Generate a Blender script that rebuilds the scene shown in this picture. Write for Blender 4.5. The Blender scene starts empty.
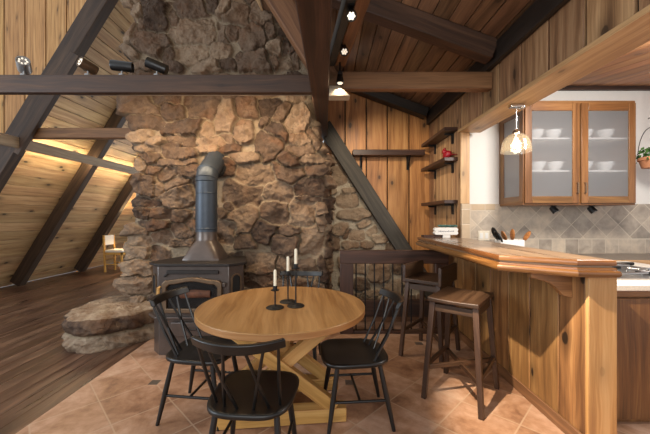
import bpy, math, random
import numpy as np
from mathutils import Vector, Matrix
random.seed(7); rng = np.random.default_rng(11)
SC = bpy.context.scene; COL = SC.collection
PI = math.pi
# ------------------------------------------------------------------ camera, sky, exposure
cam_d = bpy.data.cameras.new('camera'); cam_d.sensor_width = 36; cam_d.lens = 318/650*36
cam_d.clip_start = .05; cam_d.clip_end = 100
cam = bpy.data.objects.new('camera', cam_d); COL.objects.link(cam)
cam.location = (0, 0, 1.40); cam.rotation_euler = (PI/2, 0, 0); SC.camera = cam
W = bpy.data.worlds.new('daylight'); SC.world = W; W.use_nodes = True
bg = W.node_tree.nodes['Background']; bg.inputs[0].default_value = (.92, .96, 1.0, 1); bg.inputs[1].default_value = .70
SC.view_settings.view_transform = 'Standard'; SC.view_settings.look = 'None'
SC.view_settings.exposure = 0.35; SC.view_settings.gamma = 1; SC.view_settings.use_curve_mapping = False
SC.cycles.use_denoising = True
SC.cycles.max_bounces = 8; SC.cycles.diffuse_bounces = 5; SC.cycles.glossy_bounces = 4
SC.cycles.transmission_bounces = 6; SC.cycles.transparent_max_bounces = 10
SC.cycles.sample_clamp_indirect = 6; SC.cycles.caustics_reflective = False; SC.cycles.caustics_refractive = False
WARM = (1.0, .74, .46); WARM2 = (1.0, .83, .62); COOL = (.82, .91, 1.0)

def light(name, kind, loc, target, power, color, size=.1, size_y=None, spot=None, blend=.3, parent=None):
    d = bpy.data.lights.new(name, kind); d.energy = power; d.color = color
    if kind == 'AREA':
        d.size = size
        if size_y: d.shape = 'RECTANGLE'; d.size_y = size_y
    else:
        d.shadow_soft_size = size
    if kind == 'SPOT': d.spot_size = math.radians(spot); d.spot_blend = blend
    o = bpy.data.objects.new(name, d); COL.objects.link(o); o.location = loc
    v = Vector(target) - Vector(loc); o.rotation_euler = v.to_track_quat('-Z', 'Y').to_euler()
    if parent:
        o.parent = parent; o.location = Vector(loc) - Vector(parent.location)
    return o
# daylight from the windows on the left and behind the camera
light('window_daylight', 'AREA', (-5.2, .6, 2.1), (-1.5, 3.6, .4), 95, COOL, 2.2, 1.8)
light('rear_window_daylight', 'AREA', (-.6, -2.2, 2.3), (-.2, 3.5, 1.2), 55, (1, .97, .93), 3.0, 1.8)
light('far_window_daylight', 'AREA', (-3.0, 10.3, 1.7), (-4.2, 4.5, .1), 35, COOL, 1.4, 1.4)
light('kitchen_ceiling_light', 'AREA', (2.42, 2.15, 2.6), (2.6, 3.4, .9), 44, (1, .95, .88), .5, .5)
# ------------------------------------------------------------------ node helpers
def srgb(h):
    if isinstance(h, str):
        h = h.lstrip('#'); c = [int(h[i:i+2], 16)/255 for i in (0, 2, 4)]
    else: c = [x/255 for x in h]
    return tuple(x/12.92 if x <= .04045 else ((x+.055)/1.055)**2.4 for x in c) + (1,)
class NT:
    def __init__(s, name):
        s.m = bpy.data.materials.new(name); s.m.use_nodes = True; s.t = s.m.node_tree
        s.b = s.t.nodes['Principled BSDF']; s.out = s.t.nodes['Material Output']
    def n(s, typ, **kw):
        x = s.t.nodes.new(typ)
        for k, v in kw.items():
            if k in ('operation', 'data_type', 'blend_type', 'noise_dimensions', 'voronoi_dimensions', 'feature', 'attribute_name', 'interpolation', 'distance', 'wave_type', 'use_clamp', 'clamp_factor'): setattr(x, k, v)
        return x
    def l(s, a, b): s.t.links.new(a, b)
    def val(s, sock, v):
        if hasattr(v, 'is_output') or isinstance(v, bpy.types.NodeSocket): s.l(v, sock)
        else: sock.default_value = v
    def math(s, op, a, b=0.0, c=None, clamp=False):
        x = s.n('ShaderNodeMath', operation=op); x.use_clamp = clamp
        s.val(x.inputs[0], a); s.val(x.inputs[1], b)
        if c is not None: s.val(x.inputs[2], c)
        return x.outputs[0]
    def comb(s, a, b, c=0.0):
        x = s.n('ShaderNodeCombineXYZ'); s.val(x.inputs[0], a); s.val(x.inputs[1], b); s.val(x.inputs[2], c); return x.outputs[0]
    def sep(s, v):
        x = s.n('ShaderNodeSeparateXYZ'); s.l(v, x.inputs[0]); return x.outputs
    def noise(s, vec, scale=1, detail=3, rough=.5, dist=0, w=None):
        x = s.n('ShaderNodeTexNoise')
        if w is not None: x.noise_dimensions = '4D'; s.val(x.inputs['W'], w)
        if vec is not None: s.l(vec, x.inputs['Vector'])
        x.inputs['Scale'].default_value = scale; x.inputs['Detail'].default_value = detail
        x.inputs['Roughness'].default_value = rough; x.inputs['Distortion'].default_value = dist
        return x.outputs[0]
    def ramp(s, fac, stops):
        x = s.n('ShaderNodeValToRGB'); s.val(x.inputs[0], fac); e = x.color_ramp.elements
        while len(e) < len(stops): e.new(.5)
        for i, (p, c) in enumerate(stops):
            e[i].position = p; e[i].color = c if len(c) == 4 else tuple(c)+(1,)
        return x.outputs[0]
    def mix(s, fac, a, b, blend='MIX'):
        x = s.n('ShaderNodeMix', data_type='RGBA', blend_type=blend)
        s.val(x.inputs[0], fac); s.val(x.inputs[6], a); s.val(x.inputs[7], b); return x.outputs[2]
    def mrange(s, v, a, b, c=0., d=1.):
        x = s.n('ShaderNodeMapRange'); s.val(x.inputs[0], v)
        for i, q in enumerate((a, b, c, d)): x.inputs[i+1].default_value = q
        return x.outputs[0]
    def bump(s, h, strength=.3, dist=.01):
        x = s.n('ShaderNodeBump'); s.l(h, x.inputs['Height']); x.inputs['Strength'].default_value = strength
        x.inputs['Distance'].default_value = dist; s.l(x.outputs[0], s.b.inputs['Normal'])
    def uv(s): return s.n('ShaderNodeTexCoord').outputs['UV']
    def obj(s): return s.n('ShaderNodeTexCoord').outputs['Object']
    def set(s, **kw):
        for k, v in kw.items(): s.val(s.b.inputs[k.replace('_', ' ')], v)
        return s

def wood(name, dark, mid, light_, rough=.55, knots=.6, tone=.25, coat=0., wear=0., gs=1., spec=.5):
    t = NT(name); u, v, _ = t.sep(t.uv())
    isl = t.n('ShaderNodeNewGeometry').outputs['Random Per Island']
    w = t.math('MULTIPLY', isl, 37.0)
    warp = t.noise(t.comb(t.math('MULTIPLY', u, 1.6*gs), t.math('MULTIPLY', v, 5*gs)), 1, 2, .5, 0, w)
    v2 = t.math('ADD', v, t.math('MULTIPLY', t.math('SUBTRACT', warp, .5), .10/gs))
    g1 = t.noise(t.comb(t.math('MULTIPLY', u, .9*gs), t.math('MULTIPLY', v2, 16*gs)), 1, 4, .6, .4, w)
    g2 = t.noise(t.comb(t.math('MULTIPLY', u, 3*gs), t.math('MULTIPLY', v2, 95*gs)), 1, 3, .6, 0, w)
    f = t.math('ADD', t.math('MULTIPLY', g1, .72), t.math('MULTIPLY', g2, .28))
    c = t.ramp(f, [(.36, srgb(dark)), (.5, srgb(mid)), (.63, srgb(light_))])
    hsv = t.n('ShaderNodeHueSaturation'); t.l(c, hsv.inputs['Color'])
    t.l(t.mrange(isl, 0, 1, 1-tone, 1+tone), hsv.inputs['Value'])
    t.l(t.mrange(t.math('FRACT', t.math('MULTIPLY', isl, 7.3)), 0, 1, .494, .505), hsv.inputs['Hue'])
    c = hsv.outputs[0]
    if knots > 0:
        vo = t.n('ShaderNodeTexVoronoi', voronoi_dimensions='2D'); vo.inputs['Scale'].default_value = 1.0
        t.l(t.comb(t.math('MULTIPLY', u, 1.7*gs), t.math('MULTIPLY', v2, 3.4*gs)), vo.inputs['Vector'])
        pick = t.math('GREATER_THAN', t.sep(vo.outputs['Color'])[0], .40)
        dk = t.math('ADD', vo.outputs['Distance'], t.math('MULTIPLY', t.math('SUBTRACT', g1, .5), .10))
        halo = t.math('MULTIPLY', t.math('POWER', t.mrange(dk, .05, .30, 1, 0), 1.6), .55*knots)
        core = t.math('MULTIPLY', t.mrange(dk, .05, .085, 1, 0), knots)
        k = t.math('MULTIPLY', t.math('MAXIMUM', halo, core), pick)
        c = t.mix(k, c, srgb([x*.42 for x in hexrgb(dark)]))
    if wear > 0:
        wn = t.noise(t.comb(t.math('MULTIPLY', u, 1.1), t.math('MULTIPLY', v, 2.2)), 1, 5, .65)
        c = t.mix(t.math('MULTIPLY', t.mrange(wn, .52, .72), wear), c, srgb((150, 122, 100)))
    t.set(Base_Color=c, Roughness=t.mrange(g1, .3, .7, rough-.08, rough+.1), Coat_Weight=coat, Coat_Roughness=.25)
    t.b.inputs['Specular IOR Level'].default_value = spec
    t.bump(f, .25, .004)
    return t.m
def hexrgb(h):
    if not isinstance(h, str): return h
    h = h.lstrip('#'); return [int(h[i:i+2], 16) for i in (0, 2, 4)]
def plain(name, col, rough=.5, metal=0., var=.06, scale=30, bump=.0, coat=0., spec=.5):
    t = NT(name); o = t.obj(); f = t.noise(o, scale, 4, .6); c = srgb(col)
    a = tuple(x*(1-var*2) for x in c[:3])+(1,); b = tuple(min(1, x*(1+var*2)) for x in c[:3])+(1,)
    t.set(Base_Color=t.ramp(f, [(.3, a), (.7, b)]), Roughness=rough, Metallic=metal, Coat_Weight=coat)
    t.b.inputs['Specular IOR Level'].default_value = spec
    if bump: t.bump(f, bump, .003)
    return t.m
def emit(name, col, strength):
    t = NT(name); t.set(Base_Color=tuple(col)+(1,), Emission_Color=tuple(col)+(1,), Emission_Strength=strength); return t.m
# ------------------------------------------------------------------ mesh builder
class MB:
    def __init__(s): s.v = []; s.f = []; s.uv = []; s.sm = []; s.mi = []; s.cur = 0
    def _o(s): return random.uniform(0, 40), random.uniform(0, 40)
    def quad_uv(s, face, uvs, smooth=False): s.f.append(face); s.uv.append(uvs); s.sm.append(smooth); s.mi.append(s.cur)
    def hexa(s, P, la=0, off=None):
        # P: 8 points, index = i + 2j + 4k over axes (0,1,2); la = axis the grain runs along
        b = len(s.v); P = [Vector(p) for p in P]; s.v += [tuple(p) for p in P]
        L = [(P[1]-P[0]).length, (P[2]-P[0]).length, (P[4]-P[0]).length]
        oth = [a for a in range(3) if a != la]; o = off or s._o()
        def co(i):
            q = [(i >> a) & 1 for a in range(3)]
            return q[la]*L[la], q[oth[0]]*L[oth[0]], q[oth[1]]*L[oth[1]]
        for axis, faces in ((0, ((0, 4, 6, 2), (1, 3, 7, 5))), (1, ((0, 1, 5, 4), (2, 6, 7, 3))), (2, ((0, 2, 3, 1), (4, 5, 7, 6)))):
            for fc in faces:
                uvs = []
                for i in fc:
                    l, a, c = co(i)
                    if axis == la: uvs.append((o[0]+a*.3, o[1]+c))
                    elif axis == oth[0]: uvs.append((o[0]+l, o[1]+L[oth[0]]+c))
                    else: uvs.append((o[0]+l, o[1]+a))
                s.quad_uv(tuple(b+i for i in fc), uvs)
    def box(s, c, size, R=None, la=None):
        h = [x/2 for x in size]; c = Vector(c)
        if la is None: la = max(range(3), key=lambda a: size[a])
        P = []
        for k in (-1, 1):
            for j in (-1, 1):
                for i in (-1, 1):
                    p = Vector((i*h[0], j*h[1], k*h[2])); P.append(c + (R @ p if R else p))
        P2 = [P[i] for i in range(8)]
        s.hexa(P2, la)
    def bb(s, x0, x1, y0, y1, z0, z1, la=None): s.box(((x0+x1)/2, (y0+y1)/2, (z0+z1)/2), (x1-x0, y1-y0, z1-z0), None, la)
    def beam(s, p0, p1, w, h, up=(0, 0, 1), w1=None, h1=None):
        # w across (perp to up), h along up
        p0, p1 = Vector(p0), Vector(p1); d = (p1-p0).normalized(); a = d.cross(Vector(up)).normalized(); c = a.cross(d).normalized()
        w1 = w if w1 is None else w1; h1 = h if h1 is None else h1
        P = []
        for k in (-.5, .5):
            for j in (-.5, .5):
                for i in (0, 1):
                    ww, hh = (w, h) if i == 0 else (w1, h1)
                    P.append((p0 if i == 0 else p1) + a*(j*ww) + c*(k*hh))
        s.hexa(P, 0)
    def tube(s, pts, r, n=10, caps=True, smooth=True):
        pts = [Vector(p) for p in pts]; m = len(pts); rr = r if isinstance(r, (list, tuple)) else [r]*m
        b = len(s.v); o = s._o(); ref = None; ulen = 0; us = []
        for i, p in enumerate(pts):
            d = (pts[min(i+1, m-1)]-pts[max(i-1, 0)]).normalized()
            if ref is None: ref = d.orthogonal().normalized()
            ref = (ref - d*ref.dot(d)).normalized(); q = d.cross(ref)
            if i: ulen += (p-pts[i-1]).length
            us.append(ulen)
            for k in range(n):
                a = 2*PI*k/n; s.v.append(tuple(p + (ref*math.cos(a)+q*math.sin(a))*rr[i]))
        for i in range(m-1):
            for k in range(n):
                k2 = (k+1) % n; c = 2*PI*max(rr)/n
                s.quad_uv((b+i*n+k, b+i*n+k2, b+(i+1)*n+k2, b+(i+1)*n+k), [(o[0]+us[i], o[1]+k*c), (o[0]+us[i], o[1]+(k+1)*c), (o[0]+us[i+1], o[1]+(k+1)*c), (o[0]+us[i+1], o[1]+k*c)], smooth)
        if caps:
            for i, rev in ((0, True), (m-1, False)):
                fc = [b+i*n+k for k in range(n)]; uvs = [(o[0]+math.cos(2*PI*k/n)*rr[i], o[1]+math.sin(2*PI*k/n)*rr[i]) for k in range(n)]
                if rev: fc, uvs = fc[::-1], uvs[::-1]
                s.quad_uv(tuple(fc), uvs)
    def cyl(s, p0, p1, r0, r1=None, n=14): s.tube([p0, p1], [r0, r0 if r1 is None else r1], n)
    def lathe(s, prof, c=(0, 0, 0), n=28, axis=None):
        b = len(s.v); c = Vector(c); R = axis.to_track_quat('Z', 'Y').to_matrix() if axis is not None else None
        m = len(prof)
        for r, z in prof:
            for k in range(n):
                a = 2*PI*k/n; p = Vector((max(r, 1e-5)*math.cos(a), max(r, 1e-5)*math.sin(a), z))
                s.v.append(tuple(c + (R @ p if R else p)))
        for i in range(m-1):
            for k in range(n):
                k2 = (k+1) % n
                s.quad_uv((b+i*n+k, b+i*n+k2, b+(i+1)*n+k2, b+(i+1)*n+k), [(k/n, i*.05), ((k+1)/n, i*.05), ((k+1)/n, i*.05+.05), (k/n, i*.05+.05)], True)
    def prism(s, poly, fn0, fn1, la_dir=(1, 0)):
        # poly 2-D CCW; fn0/fn1 map a 2-D point to the two 3-D caps
        b = len(s.v); n = len(poly); o = s._o()
        s.v += [tuple(fn0(p)) for p in poly] + [tuple(fn1(p)) for p in poly]
        th = (Vector(fn0(poly[0]))-Vector(fn1(poly[0]))).length
        ax = Vector(la_dir).normalized()
        U = lambda p: (o[0]+p[0]*ax.x+p[1]*ax.y, o[1]-p[0]*ax.y+p[1]*ax.x)
        s.quad_uv(tuple(range(b+n-1, b-1, -1)), [U(p) for p in poly[::-1]])
        s.quad_uv(tuple(range(b+n, b+2*n)), [U(p) for p in poly])
        per = 0
        for i in range(n):
            j = (i+1) % n; l = math.hypot(poly[j][0]-poly[i][0], poly[j][1]-poly[i][1])
            s.quad_uv((b+i, b+j, b+n+j, b+n+i), [(o[0]+per, o[1]), (o[0]+per+l, o[1]), (o[0]+per+l, o[1]+th), (o[0]+per, o[1]+th)]); per += l
    def ball(s, c, r, n=12, m=8, R=None):
        c = Vector(c); r = r if isinstance(r, (tuple, list)) else (r, r, r); b = len(s.v)
        for i in range(m+1):
            t = PI*i/m
            for k in range(n):
                a = 2*PI*k/n; st = max(math.sin(t), 1e-4)
                p = Vector((r[0]*st*math.cos(a), r[1]*st*math.sin(a), r[2]*math.cos(t))); s.v.append(tuple(c + (R @ p if R else p)))
        for i in range(m):
            for k in range(n):
                k2 = (k+1) % n
                s.quad_uv((b+i*n+k, b+(i+1)*n+k, b+(i+1)*n+k2, b+i*n+k2), [(k/n, i/m), (k/n, (i+1)/m), ((k+1)/n, (i+1)/m), ((k+1)/n, i/m)], True)
    def build(s, name, m, parent=None, bevel=0., seg=2, origin=None, ang=40):
        me = bpy.data.meshes.new(name)
        v = s.v if origin is None else [tuple(Vector(p)-Vector(origin)) for p in s.v]
        me.from_pydata(v, [], s.f); uvl = me.uv_layers.new(name='UVMap'); k = 0
        flat = [c for q in s.uv for p in q for c in p]; uvl.data.foreach_set('uv', flat)
        me.polygons.foreach_set('use_smooth', s.sm if not bevel else [True]*len(s.f)); me.update()
        if any(s.sm) or bevel: me.set_sharp_from_angle(angle=math.radians(ang))
        for mm in (m if isinstance(m, (list, tuple)) else [m]): me.materials.append(mm)
        me.polygons.foreach_set('material_index', s.mi)
        o = bpy.data.objects.new(name, me); COL.objects.link(o)
        if origin is not None: o.location = origin
        if parent: o.parent = parent
        if bevel:
            md = o.modifiers.new('bevel', 'BEVEL'); md.width = bevel; md.segments = seg; md.limit_method = 'ANGLE'; md.angle_limit = math.radians(35)
        return o
def tag(o, label, cat, group=None, kind=None):
    o['label'] = label; o['category'] = cat
    if group: o['group'] = group
    if kind: o['kind'] = kind
    return o
def thing(name, label, cat, loc=(0, 0, 0), rotz=0., group=None):
    o = bpy.data.objects.new(name, None); COL.objects.link(o); o.location = loc; o.rotation_euler = (0, 0, rotz)
    o.empty_display_size = .1
    return tag(o, label, cat, group)
def struct(o, label=None, cat=None):
    o['kind'] = 'structure'
    if label: o['label'] = label; o['category'] = cat
    return o
def dup(o, parent=None):
    c = o.copy(); COL.objects.link(c)
    if parent: c.parent = parent
    for ch in list(o.children): dup(ch, c)
    return c
# ------------------------------------------------------------------ materials
M = {}
M['board'] = wood('golden_boards', '#8a6238', '#b98a55', '#d0a46c', .55, .7, .16)
M['board_red'] = wood('knotty_wall_boards', '#8a5a30', '#b67f4a', '#cc9860', .5, .9, .18)
M['board_pale'] = wood('pale_pine_cladding', '#9c7954', '#bc9a70', '#d0b48a', .55, 1., .13)
M['board_grey'] = wood('weathered_header_boards', '#74543a', '#a07a56', '#bd9870', .6, .85, .22)
M['board_bar'] = wood('bar_front_boards', '#64442a', '#8e653d', '#ab8152', .5, 1., .16)
M['trim'] = wood('tan_trim', '#a07a50', '#c09868', '#d2b080', .5, .6, .08)
M['trim_lite'] = wood('light_end_board', '#987044', '#b38852', '#c69e68', .5, .35, .06)
M['ceil'] = wood('dark_ceiling_planks', '#503a28', '#765840', '#927152', .5, .7, .2)
M['kceil'] = wood('kitchen_ceiling_planks', '#8f5d3a', '#b07a4f', '#c48f62', .5, .6, .18)
M['beam'] = wood('dark_stained_beam', '#2c1d15', '#432d20', '#593f2e', .6, .4, .08)
M['rafter'] = wood('grey_brown_rafter', '#30251e', '#45362b', '#5b493a', .65, .3, .08)
M['black_beam'] = wood('black_stained_beam', '#1d1814', '#2b2520', '#393029', .5, .1, .08)
M['slate_beam'] = wood('slate_stained_rafter', '#2a2723', '#3c3832', '#4e4942', .75, .15, .08)
M['brace'] = wood('brown_brace', '#5c3f2a', '#7b5739', '#906a49', .55, .3, .08)
M['ledge'] = wood('grey_ledge', '#85735f', '#a08c74', '#b7a48a', .6, .4, .08)
M['shelf'] = wood('espresso_shelf', '#2a1a12', '#3f281c', '#533728', .45, .2, .1)
M['stool'] = wood('walnut_stool', '#281a11', '#3f2a1b', '#553c29', .46, .0, .1, .1)
M['oak'] = wood('oak_table', '#8a6035', '#a37746', '#b48856', .38, .12, .05, .15)
M['oak_leg'] = wood('oak_trestle', '#a2763f', '#bf9253', '#cfa566', .45, .2, .08)
M['cab'] = wood('cherry_cabinet', '#5a3b1f', '#785029', '#8f6639', .42, .1, .08, .1)
M['cab_dark'] = wood('dark_cabinet_panel', '#56391f', '#75502c', '#8d673a', .45, .15, .08)
M['nosing'] = wood('varnished_nosing', '#4f301a', '#744b27', '#926538', .30, .05, .06, .5)
M['bartop'] = wood('varnished_bar_top', '#6b5642', '#8b7259', '#a48a6e', .3, .1, .06, .45)
M['floor_wood'] = wood('worn_plank_floor', '#2f2019', '#4b3428', '#6b5040', .32, .5, .22, .15, .5)
M['far_chair'] = wood('yellow_pine', '#b0833c', '#cc9f50', '#dbb368', .5, .1, .05)
M['spoon'] = wood('wooden_spoon', '#7f4a1e', '#a4682f', '#bd8347', .5, 0, .1)
M['black'] = plain('black_lacquer', (17, 15, 14), .36, 0, .1, 20, .0, .1)
M['iron'] = plain('wrought_iron', (24, 23, 23), .5, .3, .1, 60)
M['stove'] = plain('brown_enamel_stove', (80, 69, 63), .34, .25, .1, 8, 0, .3)
M['stove_dk'] = plain('sooty_iron', (40, 34, 31), .5, .3, .1, 30)
M['stove_trim'] = plain('bronze_door_trim', (112, 92, 72), .4, .6, .08, 30)
M['pipe'] = plain('blue_black_stovepipe', (62, 70, 80), .42, .5, .05, 12)
M['soot_gap_shade'] = plain('soot_gap_shade', (18, 15, 13), .8)  # soot in the stove; behind boards this black paints shade into the gaps
M['white_wall'] = plain('white_plaster', (228, 225, 220), .85, 0, .01, 40, .05)
M['white'] = plain('white_ceramic', (232, 230, 225), .25, 0, .01)
M['white_wood'] = plain('white_painted_wood', (225, 222, 216), .5, 0, .02, 20)
M['wax'] = plain('ivory_wax', (240, 230, 205), .5, 0, .01)
M['steel'] = plain('brushed_steel', (190, 190, 190), .28, 1., .03, 80)
M['chrome'] = plain('chrome', (215, 215, 215), .15, 1., .02)
M['silver_paint'] = plain('silver_housing', (165, 165, 165), .35, .7, .03)
M['block'] = plain('pale_block', (196, 180, 156), .6, 0, .08, 30)
M['granite'] = plain('pale_counter', (214, 205, 192), .4, 0, .05, 90)
M['slate_top'] = plain('dark_counter', (112, 100, 90), .3, 0, .06, 40)
M['terracotta'] = plain('terracotta', (196, 134, 96), .7, 0, .06, 30, .1)
M['leaf'] = plain('green_leaf', (62, 104, 40), .5, 0, .2, 40)
M['succ'] = plain('blue_green_succulent', (74, 108, 100), .5, 0, .2, 40)
M['red'] = plain('red_glaze', (150, 22, 34), .35, 0, .12, 60)
M['linen'] = plain('white_upholstery', (226, 222, 214), .8, 0, .02, 60, .1)
M['ink'] = plain('slate_ink', (84, 92, 112), .7)
M['plate'] = plain('outlet_plate', (226, 216, 196), .4, 0, .01)
M['jute'] = plain('ember_log', (98, 60, 40), .8, 0, .25, 20, .5)
M['ash'] = plain('ash_and_coals', (82, 66, 54), .9, 0, .25, 40, .5)
M['bulb'] = emit('bulb_glow', (1, .80, .52), 5)
M['lens'] = emit('lamp_lens', (1, .90, .75), 1.6)
M['lens_dim'] = emit('lamp_lens_dim', (1, .90, .75), .5)
M['led'] = emit('led_strip', (1, .82, .52), 65)
def glass(name, col, rough, clear, frost=.3, blur=0.):
    t = NT(name); nt = t.t; nt.nodes.remove(t.b)
    tr = t.n('ShaderNodeBsdfTransparent'); tr.inputs[0].default_value = tuple(col)+(1,)
    tl = t.n('ShaderNodeBsdfTranslucent'); tl.inputs[0].default_value = tuple(col)+(1,)
    df = t.n('ShaderNodeBsdfDiffuse'); df.inputs[0].default_value = tuple(col)+(1,)
    gl = t.n('ShaderNodeBsdfGlossy'); gl.inputs[1].default_value = rough
    a0 = t.n('ShaderNodeMixShader'); a0.inputs[0].default_value = .5; t.l(tl.outputs[0], a0.inputs[1]); t.l(df.outputs[0], a0.inputs[2])
    a = t.n('ShaderNodeMixShader'); a.inputs[0].default_value = frost; t.l(tr.outputs[0], a.inputs[1]); t.l(a0.outputs[0], a.inputs[2])
    if blur:
        rf = t.n('ShaderNodeBsdfRefraction'); rf.inputs['Color'].default_value = tuple(col)+(1,); rf.inputs['Roughness'].default_value = .42; rf.inputs['IOR'].default_value = 1.12
        mb_ = t.n('ShaderNodeMixShader'); mb_.inputs[0].default_value = blur; t.l(tr.outputs[0], mb_.inputs[1]); t.l(rf.outputs[0], mb_.inputs[2]); t.l(mb_.outputs[0], a.inputs[1])
    fr = t.n('ShaderNodeLayerWeight'); fr.inputs[0].default_value = .5
    b = t.n('ShaderNodeMixShader'); t.l(t.math('ADD', t.math('MULTIPLY', t.math('POWER', fr.outputs[1], 4.), .6), .04), b.inputs[0]); t.l(a.outputs[0], b.inputs[1]); t.l(gl.outputs[0], b.inputs[2])
    t.l(b.outputs[0], t.out.inputs[0])
    return t.m
M['reeded'] = glass('reeded_glass', (.90, .91, .94), .2, .5, .27, .6)
M['amber_glass'] = glass('amber_seeded_glass', (1, .95, .86), .08, .8, .07)
M['stove_glass'] = glass('stove_window', (.45, .43, .42), .08, .9, .03)
def stone_mat(name, dk, md, lt, mort, hue=.5):
    t = NT(name); o = t.obj()
    tone = t.n('ShaderNodeAttribute', attribute_name='tone').outputs['Fac']; mo = t.n('ShaderNodeAttribute', attribute_name='mortar').outputs['Fac']
    n1 = t.noise(o, 5.5, 6, .68, .6); n2 = t.noise(o, 42, 5, .65)
    n3 = t.noise(o, 13, 6, .7, .8)
    f = t.math('ADD', t.math('MULTIPLY', n1, .34), t.math('ADD', t.math('MULTIPLY', tone, .42), t.math('MULTIPLY', n3, .34)))
    c = t.ramp(f, [(.30, srgb(dk)), (.54, srgb(md)), (.80, srgb(lt))])
    rust = t.noise(o, 2.6, 5, .65, .5)
    c = t.mix(t.math('MULTIPLY', t.mrange(rust, .50, .68), .5), c, srgb((112, 74, 46)))
    pale = t.noise(o, 11, 6, .72, 1.)
    c = t.mix(t.math('MULTIPLY', t.mrange(pale, .60, .72), .35), c, srgb((168, 146, 118)))
    dark = t.noise(o, 8, 6, .72, 1.2)
    c = t.mix(t.math('MULTIPLY', t.mrange(dark, .58, .70), .45), c, srgb((44, 35, 30)))
    mc = t.mix(t.noise(o, 30, 4, .6), srgb(mort), srgb([x*.74 for x in hexrgb(mort)]))
    c = t.mix(mo, c, mc)
    t.set(Base_Color=c, Roughness=.8); t.b.inputs['Specular IOR Level'].default_value = .3
    hgt = t.math('ADD', t.math('MULTIPLY', n2, .4), t.math('ADD', t.math('MULTIPLY', n3, .8), t.math('MULTIPLY', dark, .6))); t.bump(hgt, 1.0, .03)
    return t.m
M['stone'] = stone_mat('fieldstone', '#3a2e27', '#6a5646', '#97816a', '#a8957c')
M['stone2'] = stone_mat('pale_fieldstone', '#54463a', '#86735f', '#a39079', '#b9ac97')
M['hearth'] = stone_mat('hearth_stone', '#45342a', '#7a624d', '#ac9a84', '#9c8a70')
# tile floor: square tiles laid on the diagonal, a few small dark insets
def tile_floor():
    t = NT('diagonal_terracotta_tiles'); x, y, _ = t.sep(t.obj()); S = .39
    u = t.math('DIVIDE', t.math('SUBTRACT', t.math('MULTIPLY', t.math('ADD', x, y), .70711), .884), S)
    v = t.math('DIVIDE', t.math('SUBTRACT', t.math('MULTIPLY', t.math('SUBTRACT', y, x), .70711), 2.925), S)
    def edge(q): return t.math('ABSOLUTE', t.math('SUBTRACT', t.math('FRACT', t.math('ADD', q, .5)), .5))
    e = t.math('MINIMUM', edge(u), edge(v))
    grout = t.mrange(e, .010, .016, 1, 0)
    cell = t.comb(t.math('FLOOR', u), t.math('FLOOR', v), 0.)
    wn = t.n('ShaderNodeTexWhiteNoise'); t.l(cell, wn.inputs[0])
    o = t.obj(); n1 = t.noise(o, 3.2, 6, .65, .7); n2 = t.noise(o, 14, 5, .65)
    f = t.math('ADD', t.math('MULTIPLY', n1, .62), t.math('ADD', t.math('MULTIPLY', n2, .25), t.math('MULTIPLY', wn.outputs[0], .13)))
    c = t.ramp(f, [(.34, srgb('#795540')), (.46, srgb('#a17a5e')), (.56, srgb('#b8937a')), (.70, srgb('#cdae97'))])
    c = t.mix(t.math('MULTIPLY', grout, .75), c, srgb('#b89c83'))
    # insets on every third crossing
    def far(q): return t.math('ABSOLUTE', t.math('SUBTRACT', t.math('FRACT', t.math('ADD', t.math('DIVIDE', q, 3.), .5)), .5))
    ins = t.math('ADD', far(u), far(v))
    c = t.mix(t.mrange(ins, .046, .050, 1, 0), c, srgb('#5c5148'))
    t.set(Base_Color=c, Roughness=t.mrange(n1, .3, .7, .36, .5)); t.bump(t.math('SUBTRACT', n2, t.math('MULTIPLY', grout, .8)), .25, .004)
    return t.m
M['tile'] = tile_floor()
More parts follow.
